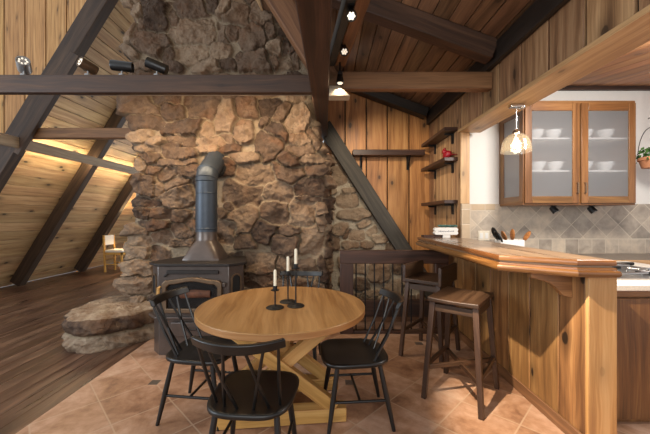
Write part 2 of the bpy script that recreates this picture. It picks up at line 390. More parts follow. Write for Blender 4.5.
def splash_tile():
    t = NT('stone_backsplash_tiles'); x, y, z = t.sep(t.obj()); S = .205
    u = t.math('DIVIDE', t.math('MULTIPLY', t.math('ADD', x, z), .70711), S); v = t.math('DIVIDE', t.math('MULTIPLY', t.math('SUBTRACT', z, x), .70711), S)
    def edge(q): return t.math('ABSOLUTE', t.math('SUBTRACT', t.math('FRACT', t.math('ADD', q, .5)), .5))
    ed = t.math('MINIMUM', edge(u), edge(v))
    xs = t.math('DIVIDE', x, .165)
    low = t.math('LESS_THAN', z, 1.135); left = t.math('LESS_THAN', x, 1.80); top = t.math('GREATER_THAN', z, 1.475)
    top = t.math('MULTIPLY', top, t.math('LESS_THAN', x, 2.1)); zs = t.math('DIVIDE', t.math('SUBTRACT', z, 1.135), .18)
    es = t.math('MINIMUM', edge(xs), edge(t.math('DIVIDE', t.math('SUBTRACT', z, 1.135), .6)))
    el = t.math('MINIMUM', edge(zs), edge(t.math('DIVIDE', t.math('SUBTRACT', x, 1.80), .6)))
    et = t.math('MINIMUM', edge(xs), edge(t.math('DIVIDE', t.math('SUBTRACT', z, 1.475), .6)))
    def sel(m, a, b): return t.math('ADD', t.math('MULTIPLY', m, a), t.math('MULTIPLY', t.math('SUBTRACT', 1., m), b))
    e = sel(low, es, sel(left, el, sel(top, et, ed)))
    wd = t.n('ShaderNodeTexWhiteNoise'); t.l(t.comb(t.math('FLOOR', u), t.math('FLOOR', v), 0.), wd.inputs[0])
    ws = t.n('ShaderNodeTexWhiteNoise'); t.l(t.comb(t.math('FLOOR', xs), 5., t.math('FLOOR', zs)), ws.inputs[0])
    rnd = sel(t.math('MAXIMUM', low, t.math('MAXIMUM', left, top)), ws.outputs[0], wd.outputs[0])
    o = t.obj(); n = t.noise(o, 9, 5, .6, .4)
    f = t.math('ADD', t.math('MULTIPLY', n, .7), t.math('MULTIPLY', rnd, .3))
    c = t.ramp(f, [(.28, srgb('#8f8376')), (.5, srgb('#b0a292')), (.72, srgb('#ccbba5'))])
    c = t.mix(t.math('MULTIPLY', t.math('MAXIMUM', left, top), .6), c, srgb('#c0a581'))
    c = t.mix(t.mrange(e, .012, .024, 1, 0), c, srgb('#cabca8'))
    t.set(Base_Color=c, Roughness=.45); t.bump(t.mrange(e, .0, .04, 0, 1), .35, .006)
    return t.m
M['splash'] = splash_tile()
# ------------------------------------------------------------------ stonework generator
def vnoise(x, y, seed=0):
    xi = np.floor(x).astype(np.int64); yi = np.floor(y).astype(np.int64); xf = x-xi; yf = y-yi
    def h(a, b):
        q = (a*374761393 + b*668265263 + seed*974634777) & 0xffffffff; q = ((q ^ (q >> 13))*1274126177) & 0xffffffff
        return ((q ^ (q >> 16)) & 0xffff)/65535.
    u = xf*xf*(3-2*xf); v = yf*yf*(3-2*yf)
    return (h(xi, yi)*(1-u)+h(xi+1, yi)*u)*(1-v)+(h(xi, yi+1)*(1-u)+h(xi+1, yi+1)*u)*v
def fbm(x, y, oct=4, seed=0):
    s = np.zeros_like(x); a = .5; t = 0
    for i in range(oct): s += a*vnoise(x*2**i, y*2**i, seed+i*17); t += a; a *= .55
    return s/t
def stones(U, V, seeds, relief=.07, reach=1.18, seed=0):
    """height, tone and mortar mask over a grid from a list of stones (u, v, half-width, half-height, angle)"""
    wu = U + (fbm(U*6, V*6, 4, seed)-.5)*.10; wv = V + (fbm(U*6+31, V*6+9, 4, seed+5)-.5)*.10
    F1 = np.full(U.shape, 9.); F2 = np.full(U.shape, 9.); idx = np.zeros(U.shape, int)
    for i, (su, sv, a, b, ang) in enumerate(seeds):
        c, s = math.cos(ang), math.sin(ang); du = wu-su; dv = wv-sv
        p = np.abs((du*c+dv*s)/a); q = np.abs((-du*s+dv*c)/b)
        d = (p**3.2+q**3.2)**(1/3.2)
        nearer = d < F1; F2 = np.where(nearer, F1, np.minimum(F2, d)); idx = np.where(nearer, i, idx); F1 = np.minimum(F1, d)
    n = len(seeds); r = np.random.default_rng(seed+3)
    tone = r.random(n)[idx]; off = (r.random(n)*.95+.4)[idx]; tu = (r.random(n)-.5)[idx]; tv = (r.random(n)-.5)[idx]
    sz = np.array([s[2] for s in seeds])[idx]; cu = np.array([s[0] for s in seeds])[idx]; cv = np.array([s[1] for s in seeds])[idx]
    e = np.minimum((reach-F1)*.8, (F2-F1)*.62)
    m = np.clip((e-.035)/.10, 0, 1); m = m**.7
    lu, lv = U-cu, V-cv
    rough = fbm(U*9, V*11, 5, seed+8)-.5; ridg = np.abs(fbm(U*5+tone*9, V*7+tone*5, 4, seed+12)-.5)*2
    facet = np.abs(lu*(tv*2)+lv*(tu*2)+.02)*1.1
    h = relief*m*(off + np.clip((tu*lu+tv*lv)*4.2, -.35, .35) - np.clip(facet*3, 0, .35) + rough*.8 - ridg*.45) + (1-m)*(fbm(U*16, V*16, 3, seed+2)-.5)*.016
    mort = 1-np.clip((e-.04)/.04, 0, 1)
    return h, tone, mort
def grid_mesh(name, P, tone, mort, mat, parent=None):
    nv, nu = P.shape[:2]; me = bpy.data.meshes.new(name)
    q = np.arange(nv*nu).reshape(nv, nu)
    f = np.stack([q[:-1, :-1], q[:-1, 1:], q[1:, 1:], q[1:, :-1]], -1).reshape(-1, 4)
    me.from_pydata(P.reshape(-1, 3).tolist(), [], f.tolist())
    for nm, d in (('tone', tone), ('mortar', mort)):
        at = me.attributes.new(nm, 'FLOAT', 'POINT'); at.data.foreach_set('value', d.reshape(-1).astype(np.float32))
    me.polygons.foreach_set('use_smooth', [True]*len(f)); me.materials.append(mat); me.update()
    o = bpy.data.objects.new(name, me); COL.objects.link(o)
    if parent: o.parent = parent
    return o
# ------------------------------------------------------------------ the setting
def planks(mb, p0, across, along, width, count, thick, gap=.006, normal=(0, 0, 1), jitter=.0):
    """count boards side by side: p0 corner, across/along vectors (along carries the length)"""
    a = Vector(across).normalized(); l = Vector(along); nrm = Vector(normal).normalized(); p0 = Vector(p0)
    for i in range(count):
        q = p0 + a*(i*width+gap/2); w = width-gap; t = nrm*(thick); j = nrm*random.uniform(0, jitter)
        P = []
        for k in (0, 1):
            for jj in (0, 1):
                for ii in (0, 1): P.append(q + l*ii + a*(w*jj) + t*k + j)
        mb.hexa(P, 0)
m = MB(); m.bb(-2.0, 5.0, -2.5, 5.2, -.1, 0); struct(m.build('floor', M['tile']), 'terracotta stone floor tiles laid on the diagonal under the dining set', 'floor')
m = MB(); planks(m, (-2.0, -2.5, -.05), (-1, 0, 0), (0, 13.6, 0), .145, 36, .05, .003)
struct(m.build('floor_left', M['floor_wood'], bevel=.002, seg=1), 'worn dark brown plank floor left of the tiles', 'floor')
SL = 1.63; SB = math.atan(SL); RB = -6.45            # left roof slope
cs, sn = math.cos(SB), math.sin(SB)
m = MB(); planks(m, (RB, 4.9, 0), (cs, 0, sn), (0, 5.9, 0), .19, 42, .03, .007, (-sn, 0, cs))
m.cur = 1; planks(m, Vector((RB, 4.9, 0))+Vector((-sn, 0, cs))*.032, (cs, 0, sn), (0, 5.9, 0), .19*42, 1, .01, 0, (-sn, 0, cs))
struct(m.build('roof_left', [M['board_pale'], M['soot_gap_shade']], bevel=.004, seg=1), 'sloping knotty pine cladding on the left side', 'sloped ceiling')
m = MB()
for i in range(30): m.bb(-6.8+i*.2+.002, -6.8+(i+1)*.2-.002, 10.75, 10.78, 0, 7, 2)
struct(m.build('wall_far', M['board']), 'wooden wall at the far end behind the chimney', 'wall')
# vertical boards above the slope (end of the left dormer)
m = MB(); x = -8.0
while x < -2.6:
    x1 = x+.328; z0 = max(0, SL*(x-RB)-.05); z1 = max(0, SL*(x1-RB)-.05)
    P = [(x+.008, 5.0, z0), (x1-.008, 5.0, z1), (x+.008, 5.03, z0), (x1-.008, 5.03, z1), (x+.008, 5.0, 6.2), (x1-.008, 5.0, 6.2), (x+.008, 5.03, 6.2), (x1-.008, 5.03, 6.2)]
    m.hexa(P, 2); m.cur = 1; m.hexa([(p[0]+(.009 if i % 2 else -.009), p[1]+.033, p[2]) for i, p in enumerate(P)], 2); m.cur = 0; x = x1
struct(m.build('wall_left', [M['board'], M['soot_gap_shade']], bevel=.003, seg=1), 'wall of wide golden vertical boards in the upper left corner', 'wall')
# right dormer ceiling, slopes down to the right
DS = .37; DZ = 3.035
def dz(x): return DZ + DS*(1.63-x)
m = MB(); a = Vector((1, 0, -DS)).normalized()
planks(m, (-.75, -1.0, dz(-.75)), a, (0, 4.85, 0), .155, 5, .03, .006, (DS, 0, 1))
planks(m, Vector((-.75, -1.0, dz(-.75)))+a*.775, a, (0, 6.1, 0), .155, 13, .03, .006, (DS, 0, 1))
m.cur = 1; planks(m, Vector((-.75, -1.0, dz(-.75)))+Vector((DS, 0, 1)).normalized()*.032, a, (0, 4.85, 0), .775, 1, .01, 0, (DS, 0, 1))
planks(m, Vector((-.75, -1.0, dz(-.75)))+a*.775+Vector((DS, 0, 1)).normalized()*.032, a, (0, 6.1, 0), 2.05, 1, .01, 0, (DS, 0, 1))
struct(m.build('ceiling', [M['ceil'], M['soot_gap_shade']], bevel=.004, seg=1), 'dark plank ceiling sloping down to the right', 'ceiling')
m = MB(); planks(m, (-.75, -1.0, dz(-.75)-.02), (-cs*.55, 0, sn*.62), (0, 12, 0), .19, 22, .03, .005, (-sn, 0, cs))
# upper main roof right of ridge
struct(m.build('roof_right', M['board_pale']), None)
# far right wall
m = MB(); x = .0
xs = [-.02, .315, .645, .975, 1.315, 1.66]
for x0, x1 in zip(xs[:-1], xs[1:]): m.bb(x0+.009, x1-.009, 4.97, 5.0, 0, dz(x0)+.02, 2)
m.cur = 1; m.bb(-.02, 1.7, 5.003, 5.03, 0, 3.9, 2)
struct(m.build('wall_back', [M['board_red'], M['soot_gap_shade']], bevel=.004, seg=1), 'back wall of wide knotty vertical boards', 'wall')
# side wall with shelves + header boards
HX = 1.63
m = MB(); y = 3.82
for y0, y1 in ((3.83, 4.06), (4.06, 4.28), (4.28, 4.52), (4.52, 4.75), (4.75, 4.97)): m.bb(HX, HX+.03, y0+.003, y1-.003, 0, 2.95, 2)
m.cur = 1; m.bb(HX+.031, HX+.07, 3.96, 5.0, 0, 2.95, 2)
struct(m.build('wall_right', [M['board_grey'], M['soot_gap_shade']], bevel=.003, seg=1), 'narrow side wall of brown boards carrying the small shelves', 'wall')
m = MB(); y = -.95
while y < 3.8:
    m.bb(HX, HX+.025, y+.012, min(y+.326, 3.82)-.011, 2.45, 2.95, 2); y += .327
m.cur = 1; m.bb(HX+.026, HX+.2, -.95, 3.82, 2.45, 2.95, 1)
struct(m.build('wall_header', [M['board_grey'], M['soot_gap_shade']], bevel=.003, seg=1), 'header of weathered vertical boards above the bar opening', 'wall')
m = MB(); m.bb(HX-.03, HX+.24, -.95, 3.83, 2.412, 2.452, 1)
struct(m.build('trim_1', M['trim'], bevel=.006), 'long tan board along the underside of the header', 'trim')
m = MB(); m.bb(HX-.01, HX+.10, 3.80, 3.825, 1.56, 2.412, 2)
struct(m.build('trim_2', M['trim'], bevel=.004), 'vertical tan casing at the end of the shelf wall', 'trim')
m = MB(); m.bb(HX+.07, 5.2, 3.95, 4.0, 0, 3.2)
struct(m.build('wall_kitchen', M['white_wall']), 'white kitchen wall around the glass cabinets', 'wall')
m = MB(); m.bb(HX, 5.2, 3.93, 3.949, .93, 1.56)
m.bb(HX+.004, HX+.10, 3.80, 3.94, .93, 1.56)
struct(m.build('wall_splash', M['splash']), 'beige stone tile backsplash under the kitchen cabinets', 'backsplash')
m = MB(); planks(m, (HX+.2, -1.0, 3.02-.17*4.95), (1, 0, 0), (0, 4.95, .17*4.95), .16, 22, .025, .006)
struct(m.build('ceiling_kitchen', M['kceil'], bevel=.003, seg=1), 'reddish plank ceiling over the kitchen', 'ceiling')
m = MB(); m.bb(HX+.07, 5.2, 3.90, 3.95, 2.965, 3.03)
struct(m.build('trim_3', M['beam'], bevel=.004), 'dark trim where kitchen wall meets the ceiling', 'trim')
# ------------------------------------------------------------------ timber frame
def timber(name, mat, label, cat, *beams, bevel=.008):
    m = MB()
    for b in beams: m.beam(*b)
    return struct(m.build(name, mat, bevel=bevel), label, cat)
def slope_rafter(y, w, d, label, mat='rafter'):
    # inside the left roof plane
    n = Vector((sn, 0, -cs)); p0 = Vector((RB, y, 0)) + n*(d/2+.005) + Vector((cs, 0, sn))*.12
    p1 = p0 + Vector((cs, 0, sn))*7.2
    m = MB(); m.beam(p0, p1, w, d, n)
    return struct(m.build('rafter', M[mat], bevel=.01), label, 'rafter')
r1 = slope_rafter(4.86, .17, .27, 'nearest sloping dark rafter at the upper left')
m = MB(); m.beam((-4.62, 4.745, 2.36), (-3.72, 4.745, 3.83), .06, .16, (sn, 0, -cs)); struct(m.build('cleat', M['rafter'], bevel=.006), 'short timber cleat fixed on the nearest rafter', 'cleat')
slope_rafter(6.50, .15, .22, 'middle sloping rafter left of the chimney')
slope_rafter(8.15, .15, .22, 'furthest sloping rafter beside the far chair')
long_beam = timber('collar_beam', M['beam'], 'long dark beam crossing in front of the stone chimney', 'beam', ((-5.4, 3.125, 2.698), (-.10, 3.125, 2.698), .07, .175))
timber('collar_beam', M['brace'], 'dark crossbeam running right to the board header', 'beam', ((.03, 3.135, 2.731), (HX, 3.135, 2.731), .09, .17))
timber('collar_beam', M['brace'], 'shorter brown crossbeam between rafter and chimney', 'beam', ((-4.55, 4.86, 2.672), (-2.3, 4.86, 2.672), .12, .15))
ledge = timber('ledge_board', M['ledge'], 'grey board running along the slope under the cove light', 'beam', ((-4.56, 1.2, 2.50), (-4.56, 9.6, 2.50), .05, .165))
timber('purlin', M['beam'], 'heavy dark overhead beam running towards the camera', 'beam', ((-.098, -.8, 2.745), (-.0265, 4.95, 2.745), .28, .27, (0, 0, 1), .123, .27), bevel=.012)
timber('brace', M['brace'], 'brown sloping brace above the crossbeam beside the heavy beam', 'rafter', ((.05, 3.17, 2.72), (-1.47, 3.17, 5.2), .16, .21, (1, 0, 0)))
timber('rafter', M['slate_beam'], 'dark sloping timber in front of the stone and board back wall', 'rafter', ((-.02, 4.87, 2.80), (1.78, 4.87, .0), .14, .22, (1, 0, 0)))
timber('rafter', M['beam'], 'sloping dark rafter under the plank ceiling, top right', 'rafter', ((-.6, 3.0, dz(-.6)-.10), (1.577, 3.0, dz(1.577)-.10), .14, .185))
timber('rafter', M['black_beam'], 'black rafter where the plank ceiling meets the back wall', 'rafter', ((-.6, 4.86, dz(-.6)-.085), (1.55, 4.86, dz(1.55)-.085), .16, .14))
timber('ledger_beam', M['black_beam'], 'black ledger along the top of the board header', 'beam', ((1.603, -.9, 2.93), (1.603, 4.96, 2.93), .05, .19))
# track for the spot heads
a0, a1 = Vector((.40, 1.0, 2.93)), Vector((.145, 3.08, 2.93))
timber('track_beam', M['brace'], 'brown board carrying the black lighting track', 'beam', (a0+Vector((.0, 0, 0)), a1, .10, .14))
timber('track_rail', M['slate_beam'], 'dark slate coloured board beside the track board', 'beam', (a0+Vector((-.085, 0, -.01)), a1+Vector((-.085, 0, -.01)), .065, .12), bevel=.004)
# light coloured corner block under the crossbeam
m = MB(); P = [(.038, 2.96, 2.53), (.235, 2.96, 2.53), (.038, 3.09, 2.53), (.235, 3.09, 2.53), (.042, 3.05, 2.66), (.135, 3.05, 2.66), (.042, 3.09, 2.66), (.135, 3.09, 2.66)]
m.hexa(P, 0); struct(m.build('corner_block', M['block'], bevel=.004), 'small pale wedge block where beam and crossbeam meet', 'block')
# cove light strip behind the ledge
m = MB(); m.bb(-4.72, -4.705, 4.98, 9.5, 2.49, 2.505)
m.build('light_strip', M['led'], ledge)
# ------------------------------------------------------------------ chimney
CY, CXL, CXR = 3.95, -2.45, .0
def pxs(lst, Y, x0):
    return [((px-325)*Y/318 - x0, 1.4-(py-217)*Y/318, w*Y/318/2*1.05, h*Y/318/2*1.05, -math.radians(a)) for px, py, w, h, a in lst]
ST = [(137,3,12,8,0),(160,1,40,7,0),(138,14,13,16,0),(158,17,28,28,0),(175,19,12,18,-30),(191,10,35,18,0),(195,33,42,24,0),(213,8,18,14,0),(227,11,14,20,0),(223,34,14,22,0),(129,35,10,16,0),(143,26,8,12,0),(152,43,40,22,15),(130,52,12,14,0),(191,55,32,22,0),(171,55,14,14,0),(221,53,18,16,0),(208,68,30,14,0),(176,68,16,10,0),(141,68,20,10,0),
(237,18,26,20,0),(235,4,26,9,0),(263,15,24,24,0),(262,1,20,6,0),(232,33,20,16,0),(253,42,24,22,-30),(272,35,9,14,0),(276,49,13,17,0),(290,48,16,18,0),(285,35,9,9,0),(255,63,30,20,0),(273,62,9,16,-30),(288,65,22,12,0),(300,62,10,14,0),(229,66,14,10,0),(300,30,20,20,0),(290,15,24,18,0),(310,10,20,20,0),
(150,82,34,14,0),(190,84,30,12,0),(222,83,24,14,0),(262,82,40,12,0),(300,82,26,12,0),
(140,106,37,21,0),(168,100,28,12,0),(176,114,23,18,0),(146,124,38,13,0),(139,137,22,10,0),(154,142,24,9,0),(205,107,35,26,0),(226,116,25,32,0),(187,130,40,17,-8),(206,130,16,14,0),(178,139,20,7,0),(147,150,28,8,0),(150,159,26,9,0),(171,150,20,14,0),(191,142,14,14,0),(215,141,30,8,0),(189,153,20,12,0),(175,163,40,8,0),(210,150,20,8,0),(138,166,12,10,0),
(247,108,20,24,0),(231,96,18,8,0),(261,95,26,8,0),(271,108,22,17,0),(284,112,24,15,-25),(301,98,24,10,0),(303,119,28,24,0),(265,122,9,13,0),(277,131,26,12,35),(306,139,28,11,0),(244,132,18,20,0),(270,147,24,28,0),(228,139,18,9,0),(231,148,20,10,0),(248,158,28,9,0),(305,151,30,9,0),(310,160,24,8,0),(290,162,26,16,0),(320,140,8,24,0),
(154,171,24,8,0),(168,175,24,14,-25),(143,185,24,20,0),(160,188,10,12,0),(175,184,28,14,-20),(182,196,40,18,-10),(145,203,38,8,0),(192,172,16,12,0),(140,214,17,9,0),(163,214,24,10,0),(182,215,18,12,0),(154,225,40,8,0),(136,231,22,11,0),(182,230,22,15,0),(193,224,12,14,0),(163,237,18,10,0),(143,241,24,9,0),(186,243,22,8,0),(228,168,14,16,0),(203,190,20,18,0),(206,215,20,20,0),(205,240,20,18,0),
(255,176,38,20,0),(245,194,38,25,8),(288,172,30,19,0),(277,193,28,18,0),(310,187,26,17,0),(314,171,14,11,0),(310,198,22,6,0),(275,212,30,22,0),(301,214,25,24,0),(319,209,9,14,0),(244,218,34,22,-25),(228,231,20,20,0),(266,231,24,22,15),(246,240,18,14,0),(288,230,24,8,0),(312,240,26,24,0),(286,244,28,18,0),(223,213,9,10,0),(322,226,8,18,0),(228,205,8,8,0),
(259,263,38,18,0),(309,268,26,16,0),(257,280,36,12,0),(286,266,14,20,0),(292,283,30,9,0),(322,270,9,22,0),(135,252,28,14,0),(141,267,32,15,0),(137,284,36,15,0),(160,255,20,14,0),(168,270,20,14,0),(170,287,24,14,0),(236,262,14,18,0),(318,289,14,12,0)]
seeds = pxs(ST, CY, CXL); r2 = np.random.default_rng(5)
for zz in np.arange(.02, .50, .17):
    for uu in np.arange(.1, 2.5, .33): seeds.append((uu+r2.uniform(-.06, .06), zz+r2.uniform(-.03, .03), .17, .085, 0))
for zz in np.arange(4.15, 5.3, .27):
    for uu in np.arange(.1, 2.5, .36): seeds.append((uu+r2.uniform(-.08, .08), zz+r2.uniform(-.05, .05), .19, .14, r2.uniform(-.3, .3)))
for zz in np.arange(.06, 5.3, .15):
    for uu in (-.34, -.72, -1.1): seeds.append((uu+r2.uniform(-.08, .08), zz+r2.uniform(-.03, .03), .20, .075, 0))
    for uu in (2.70, 3.05, 3.4): seeds.append((uu+r2.uniform(-.08, .08), zz+r2.uniform(-.03, .03), .18, .075, 0))
Wc = CXR-CXL; r = .10
us = np.concatenate([np.linspace(-.94, -.02, 50), np.linspace(-.01, Wc+.01, 300), np.linspace(Wc+.02, Wc+.94, 50)]); vs = np.linspace(0, 5.2, 560)
U, V = np.meshgrid(us, vs)
h, tone, mort = stones(U, V, seeds, .105, 1.27, 1)
def path(u):
    al = r*PI/2
    X = np.where(u < 0, CXL, np.where(u > Wc, CXR, CXL+u)); Y = np.where(u < 0, CY-u, np.where(u > Wc, CY+(u-Wc), CY))
    # round the two corners
    NX = np.zeros_like(u); NY = -np.ones_like(u)
    tl = np.clip((u+r)/(2*r), 0, 1); th = (1-tl)*PI/2; inl = (u > -r) & (u < r)
    X = np.where(inl, CXL+r-r*np.sin(th), X); Y = np.where(inl, CY+r-r*np.cos(th), Y)
    NX = np.where(u < r, -np.sin(th), NX); NY = np.where(u < r, -np.cos(th), NY)
    tr = np.clip((u-Wc+r)/(2*r), 0, 1)*PI/2; inr = (u > Wc-r) & (u < Wc+r)
    X = np.where(inr, CXR-r+r*np.sin(tr), X); Y = np.where(inr, CY+r-r*np.cos(tr), Y)
    NX = np.where(u > Wc-r, np.sin(tr), NX); NY = np.where(u > Wc-r, -np.cos(tr), NY)
    return X, Y, NX, NY
X, Y, NX, NY = path(U)
sil = [(0,127),(12,131),(20,131),(35,125),(50,125),(60,129),(66,131),(88,128),(95,122),(104,120),(113,122),(117,127),(121,127),(128,128),(133,130),(138,127),(143,131),(150,134),(158,135),(166,134),(175,134),(185,131),(196,130),(201,126),(206,125),(209,131),(214,132),(221,131),(226,128),(233,126),(242,123),(248,124),(254,128),(258,125),(266,124),(272,128),(277,122),(284,120),(291,124),(297,128),(310,128),(330,128)]
sz = np.array([1.4-(y-217)*CY/318 for y, _ in sil])[::-1]; sx = np.array([(x-325)*CY/318 for _, x in sil])[::-1]
ys_ = [(0,-.13),(135,-.13),(148,-.06),(160,0),(434,0)]
dR = np.interp(V, np.array([1.4-(y-217)*CY/318 for y, _ in ys_])[::-1], np.array([x for _, x in ys_])[::-1]); fr_ = np.clip((U-Wc+.5)/.45, 0, 1)
dX = np.interp(V, sz, sx)-CXL+.03
fall = np.clip(1-(U+.0)/.45, 0, 1); fall = np.where(U < 0, 1, fall*fall*(3-2*fall))
P = np.stack([X+NX*h+dX*fall+dR*fr_, Y+NY*h, V], -1)
chim = thing('chimney', 'massive brown fieldstone chimney rising behind the wood stove', 'chimney', (0, 0, 0))
grid_mesh('stonework', P, tone, mort, M['stone'], chim)
m = MB(); m.bb(-1.3-.05, -1.3+.05, 4.5, 4.6, 0, .1)
# thimble: dark ring where the pipe enters
PX = -1.345
m = MB(); m.lathe([(.10, 0), (.14, .0), (.145, .03), (.135, .05), (.10, .05)], (PX, 3.92, 2.02), 28, Vector((0, -1, 0))); m.build('thimble', M['soot_gap_shade'], chim)
# recessed stone wall behind the railing
RS = [(339.5,174,18,20,0),(331.5,191,10,6,0),(350,191,14,5,0),(347.6,201,20,14,0),(353,214,32,10,-3),(341,229,16,12,0),(364,224,14,8,-15),(347.6,234,12,5,-45),(357,236,16,10,0),(373,232,12,6,-40),(350,245,16,8,0),(367,245,14,8,0),(380,239,14,10,0),(329,206,10,9,0),(328,215,10,9,0),(325,227,10,14,0),(333,243,12,16,0),(337,158,14,12,0),(333,145,10,10,0),(392,247,12,8,0),
(360,268,16,10,0),(379,272,20,18,0),(345,262,14,12,0),(346,281,14,12,0),(362,283,16,12,0),(372,293,18,8,0),(394,288,16,16,0),(396,268,12,12,0),(354,296,14,8,0),(410,278,14,18,0)]
WY = 4.93; sd = pxs(RS, WY, 0)
for zz in np.arange(-.02, .2, .15):
    for uu in np.arange(.05, 1.6, .3): sd.append((uu, zz, .14, .07, 0))
us = np.linspace(.10, 1.62, 150); vs = np.linspace(-.02, 2.72, 240); U, V = np.meshgrid(us, vs)
h, tone, mort = stones(U, V, sd, .06, 1.14, 21)
lim = (2.80-V)/1.556-.02; Uc = np.minimum(U, np.maximum(lim, .10))
P = np.stack([Uc, WY-np.where(U > lim, 0, h), V], -1)
struct(grid_mesh('wall_stone', P, tone, mort, M['stone2']), 'pale mortared stone wall in the recess behind the railing', 'wall')
# hearth ledge
out = [(-2.90,3.66),(-2.80,3.46),(-2.66,3.30),(-2.40,3.28),(-2.2,3.42),(-2.02,3.62),(-1.9,3.78),(-1.8,4.05),(-2.2,4.4),(-2.65,4.45),(-2.88,4.1)]
cx, cy = -2.45, 3.80
oa = np.array(out); an = np.arctan2(oa[:, 1]-cy, oa[:, 0]-cx); rad = np.hypot(oa[:, 1]-cy, oa[:, 0]-cx); od = np.argsort(an)
TH = np.linspace(-PI, PI, 220); R0 = np.interp(TH, an[od], rad[od], period=2*PI)
prof = [(1.0, 0), (1.02, .04), (1.03, .09), (1.0, .125), (.955, .15), (.95, .165), (1.0, .18), (1.03, .21), (1.03, .26), (1.01, .30), (.96, .335), (.88, .35), (.75, .356), (.6, .36), (.45, .363), (.3, .365), (.15, .366), (.001, .367)]
pr = np.array(prof); tt = np.linspace(0, len(prof)-1, 90); pk = np.interp(tt, range(len(prof)), pr[:, 0]); pz = np.interp(tt, range(len(prof)), pr[:, 1])
T2, K2 = np.meshgrid(TH, pk); _, Z2 = np.meshgrid(TH, pz); Rr = R0[None, :]*K2
XX = cx+Rr*np.cos(T2); YY = cy+Rr*np.sin(T2)
n1 = fbm(np.cos(T2)*3+Z2*2+10, np.sin(T2)*3+Z2*9+10, 4, 3)-.5; n2 = fbm(XX*9+50, YY*9+50, 4, 9)-.5
k = np.clip(Rr/.25, 0, 1); XX += np.cos(T2)*n1*.13*k; YY += np.sin(T2)*n1*.13*k; ZZ = Z2+n2*.04*np.clip(Z2/.3, 0, 1)
tone_h = np.clip(np.where(Z2 < .157, .85, np.where(Z2 < .325, .12, .8))+n2*1.0, 0, 1); mh = np.where(np.abs(Z2-.157) < .012, .8, 0.)  # courses differ in tone; the top is paled to paint in reflected window light
ho = grid_mesh('hearth_ledge', np.stack([XX, YY, ZZ], -1)[:, ::1], tone_h, mh, M['hearth'])
tag(ho, 'rough layered stone hearth ledge on the plank floor beside the stove', 'hearth')
# ------------------------------------------------------------------ wood stove
sv = thing('wood_stove', 'brown enamel wood stove with arched glass door on the tiles', 'stove', (-1.33, 3.21, 0))
HW, D, CH = .358, .62, .113
def bay(off, z0, z1, mb):
    o = off; pts = [(-HW-o*.4, -o), (HW+o*.4, -o), (HW+CH+o, CH-o*.4), (HW+CH+o, CH+.05), (HW-.03+o, D+o), (-HW+.03-o, D+o), (-HW-CH-o, CH+.05), (-HW-CH-o, CH-o*.4)]
    mb.prism(pts, lambda p: (p[0], p[1], z0), lambda p: (p[0], p[1], z1))
m = MB(); bay(0, .36, .905, m)
sb = m.build('body', M['stove'], sv, .006)
m = MB(); bay(-.012, 0, .36, m); m.build('pedestal', M['stove'], sv, .006)
m = MB(); bay(.03, .905, .932, m); m.build('top_plate', M['stove_dk'], sv, .005)
m = MB(); m.beam((-.26, -.012, .845), (.26, -.012, .845), .03, .035); m.beam((-.29, -.01, .80), (-.23, -.012, .85), .02, .02); m.build('air_vent', M['stove_dk'], sv, .004)
# arched door: frame ring + glass
dr = MB(); N = 24
def arch(w, zb, zt, rise):
    pts = [(-w, zb), (w, zb), (w, zt-.03), (w-.03, zt)]
    for i in range(1, N): 
        x = (w-.03)*(1-2*i/N); pts.append((x, zt+rise*(.5+.5*math.cos(PI*x/(w-.03)))))
    pts += [(-w+.03, zt), (-w, zt-.03)]; return pts
A, B = arch(.30, .44, .765, .03), arch(.255, .485, .725, .03)
b0 = len(dr.v)
for ring, y in ((A, -.045), (B, -.045), (A, -.0), (B, -.0)): dr.v += [(p[0], y, p[1]) for p in ring]
n = len(A)
for i in range(n):
    j = (i+1) % n; z4 = [(0, 0), (.1, 0), (.1, .1), (0, .1)]
    dr.quad_uv((i, j, n+j, n+i), z4); dr.quad_uv((2*n+i, 2*n+j, j, i), z4); dr.quad_uv((n+i, n+j, 3*n+j, 3*n+i), z4)
door = dr.build('door', M['stove_trim'], sv, .008)
m = MB(); m.prism(B, lambda p: (p[0], -.012, p[1]), lambda p: (p[0], -.018, p[1])); m.build('glass', M['stove_glass'], door)
m = MB(); m.prism(B, lambda p: (p[0], .004, p[1]), lambda p: (p[0], -.004, p[1])); m.build('firebox_back', M['soot_gap_shade'], door)
m = MB(); m.tube([(-.12, -.006, .62), (.02, -.008, .63), (.18, -.006, .625)], [.04, .045, .038], 10); m.build('log', M['jute'], door)
m = MB(); m.bb(-.25, .25, -.011, -.005, .488, .575); m.build('ash_bed', M['ash'], door)
m = MB(); m.tube([(-.325, -.02, .70), (-.325, -.055, .68)], .012); m.tube([(-.325, -.055, .70), (-.325, -.06, .56)], [.014, .02]); m.build('door_handle', M['oak_leg'], sv)['label'] = 'pale wooden coil handle'
m = MB(); m.bb(.305, .335, -.04, .0, .70, .74); m.build('hinge', M['stove'], sv, .005); m = MB(); m.bb(.305, .335, -.04, 0, .5, .54); m.build('hinge', M['stove'], sv, .005)
m = MB(); bay(.035, .375, .40, m); m.build('ash_lip', M['stove'], sv, .005)
m = MB(); m.bb(-.22, .22, -.02, .0, .20, .34); dw = m.build('ash_drawer', M['stove'], sv, .006)
m = MB(); m.tube([(-.05, -.02, .28), (-.05, -.05, .28), (.05, -.05, .28), (.05, -.02, .28)], .008); m.build('drawer_pull', M['stove_dk'], dw)
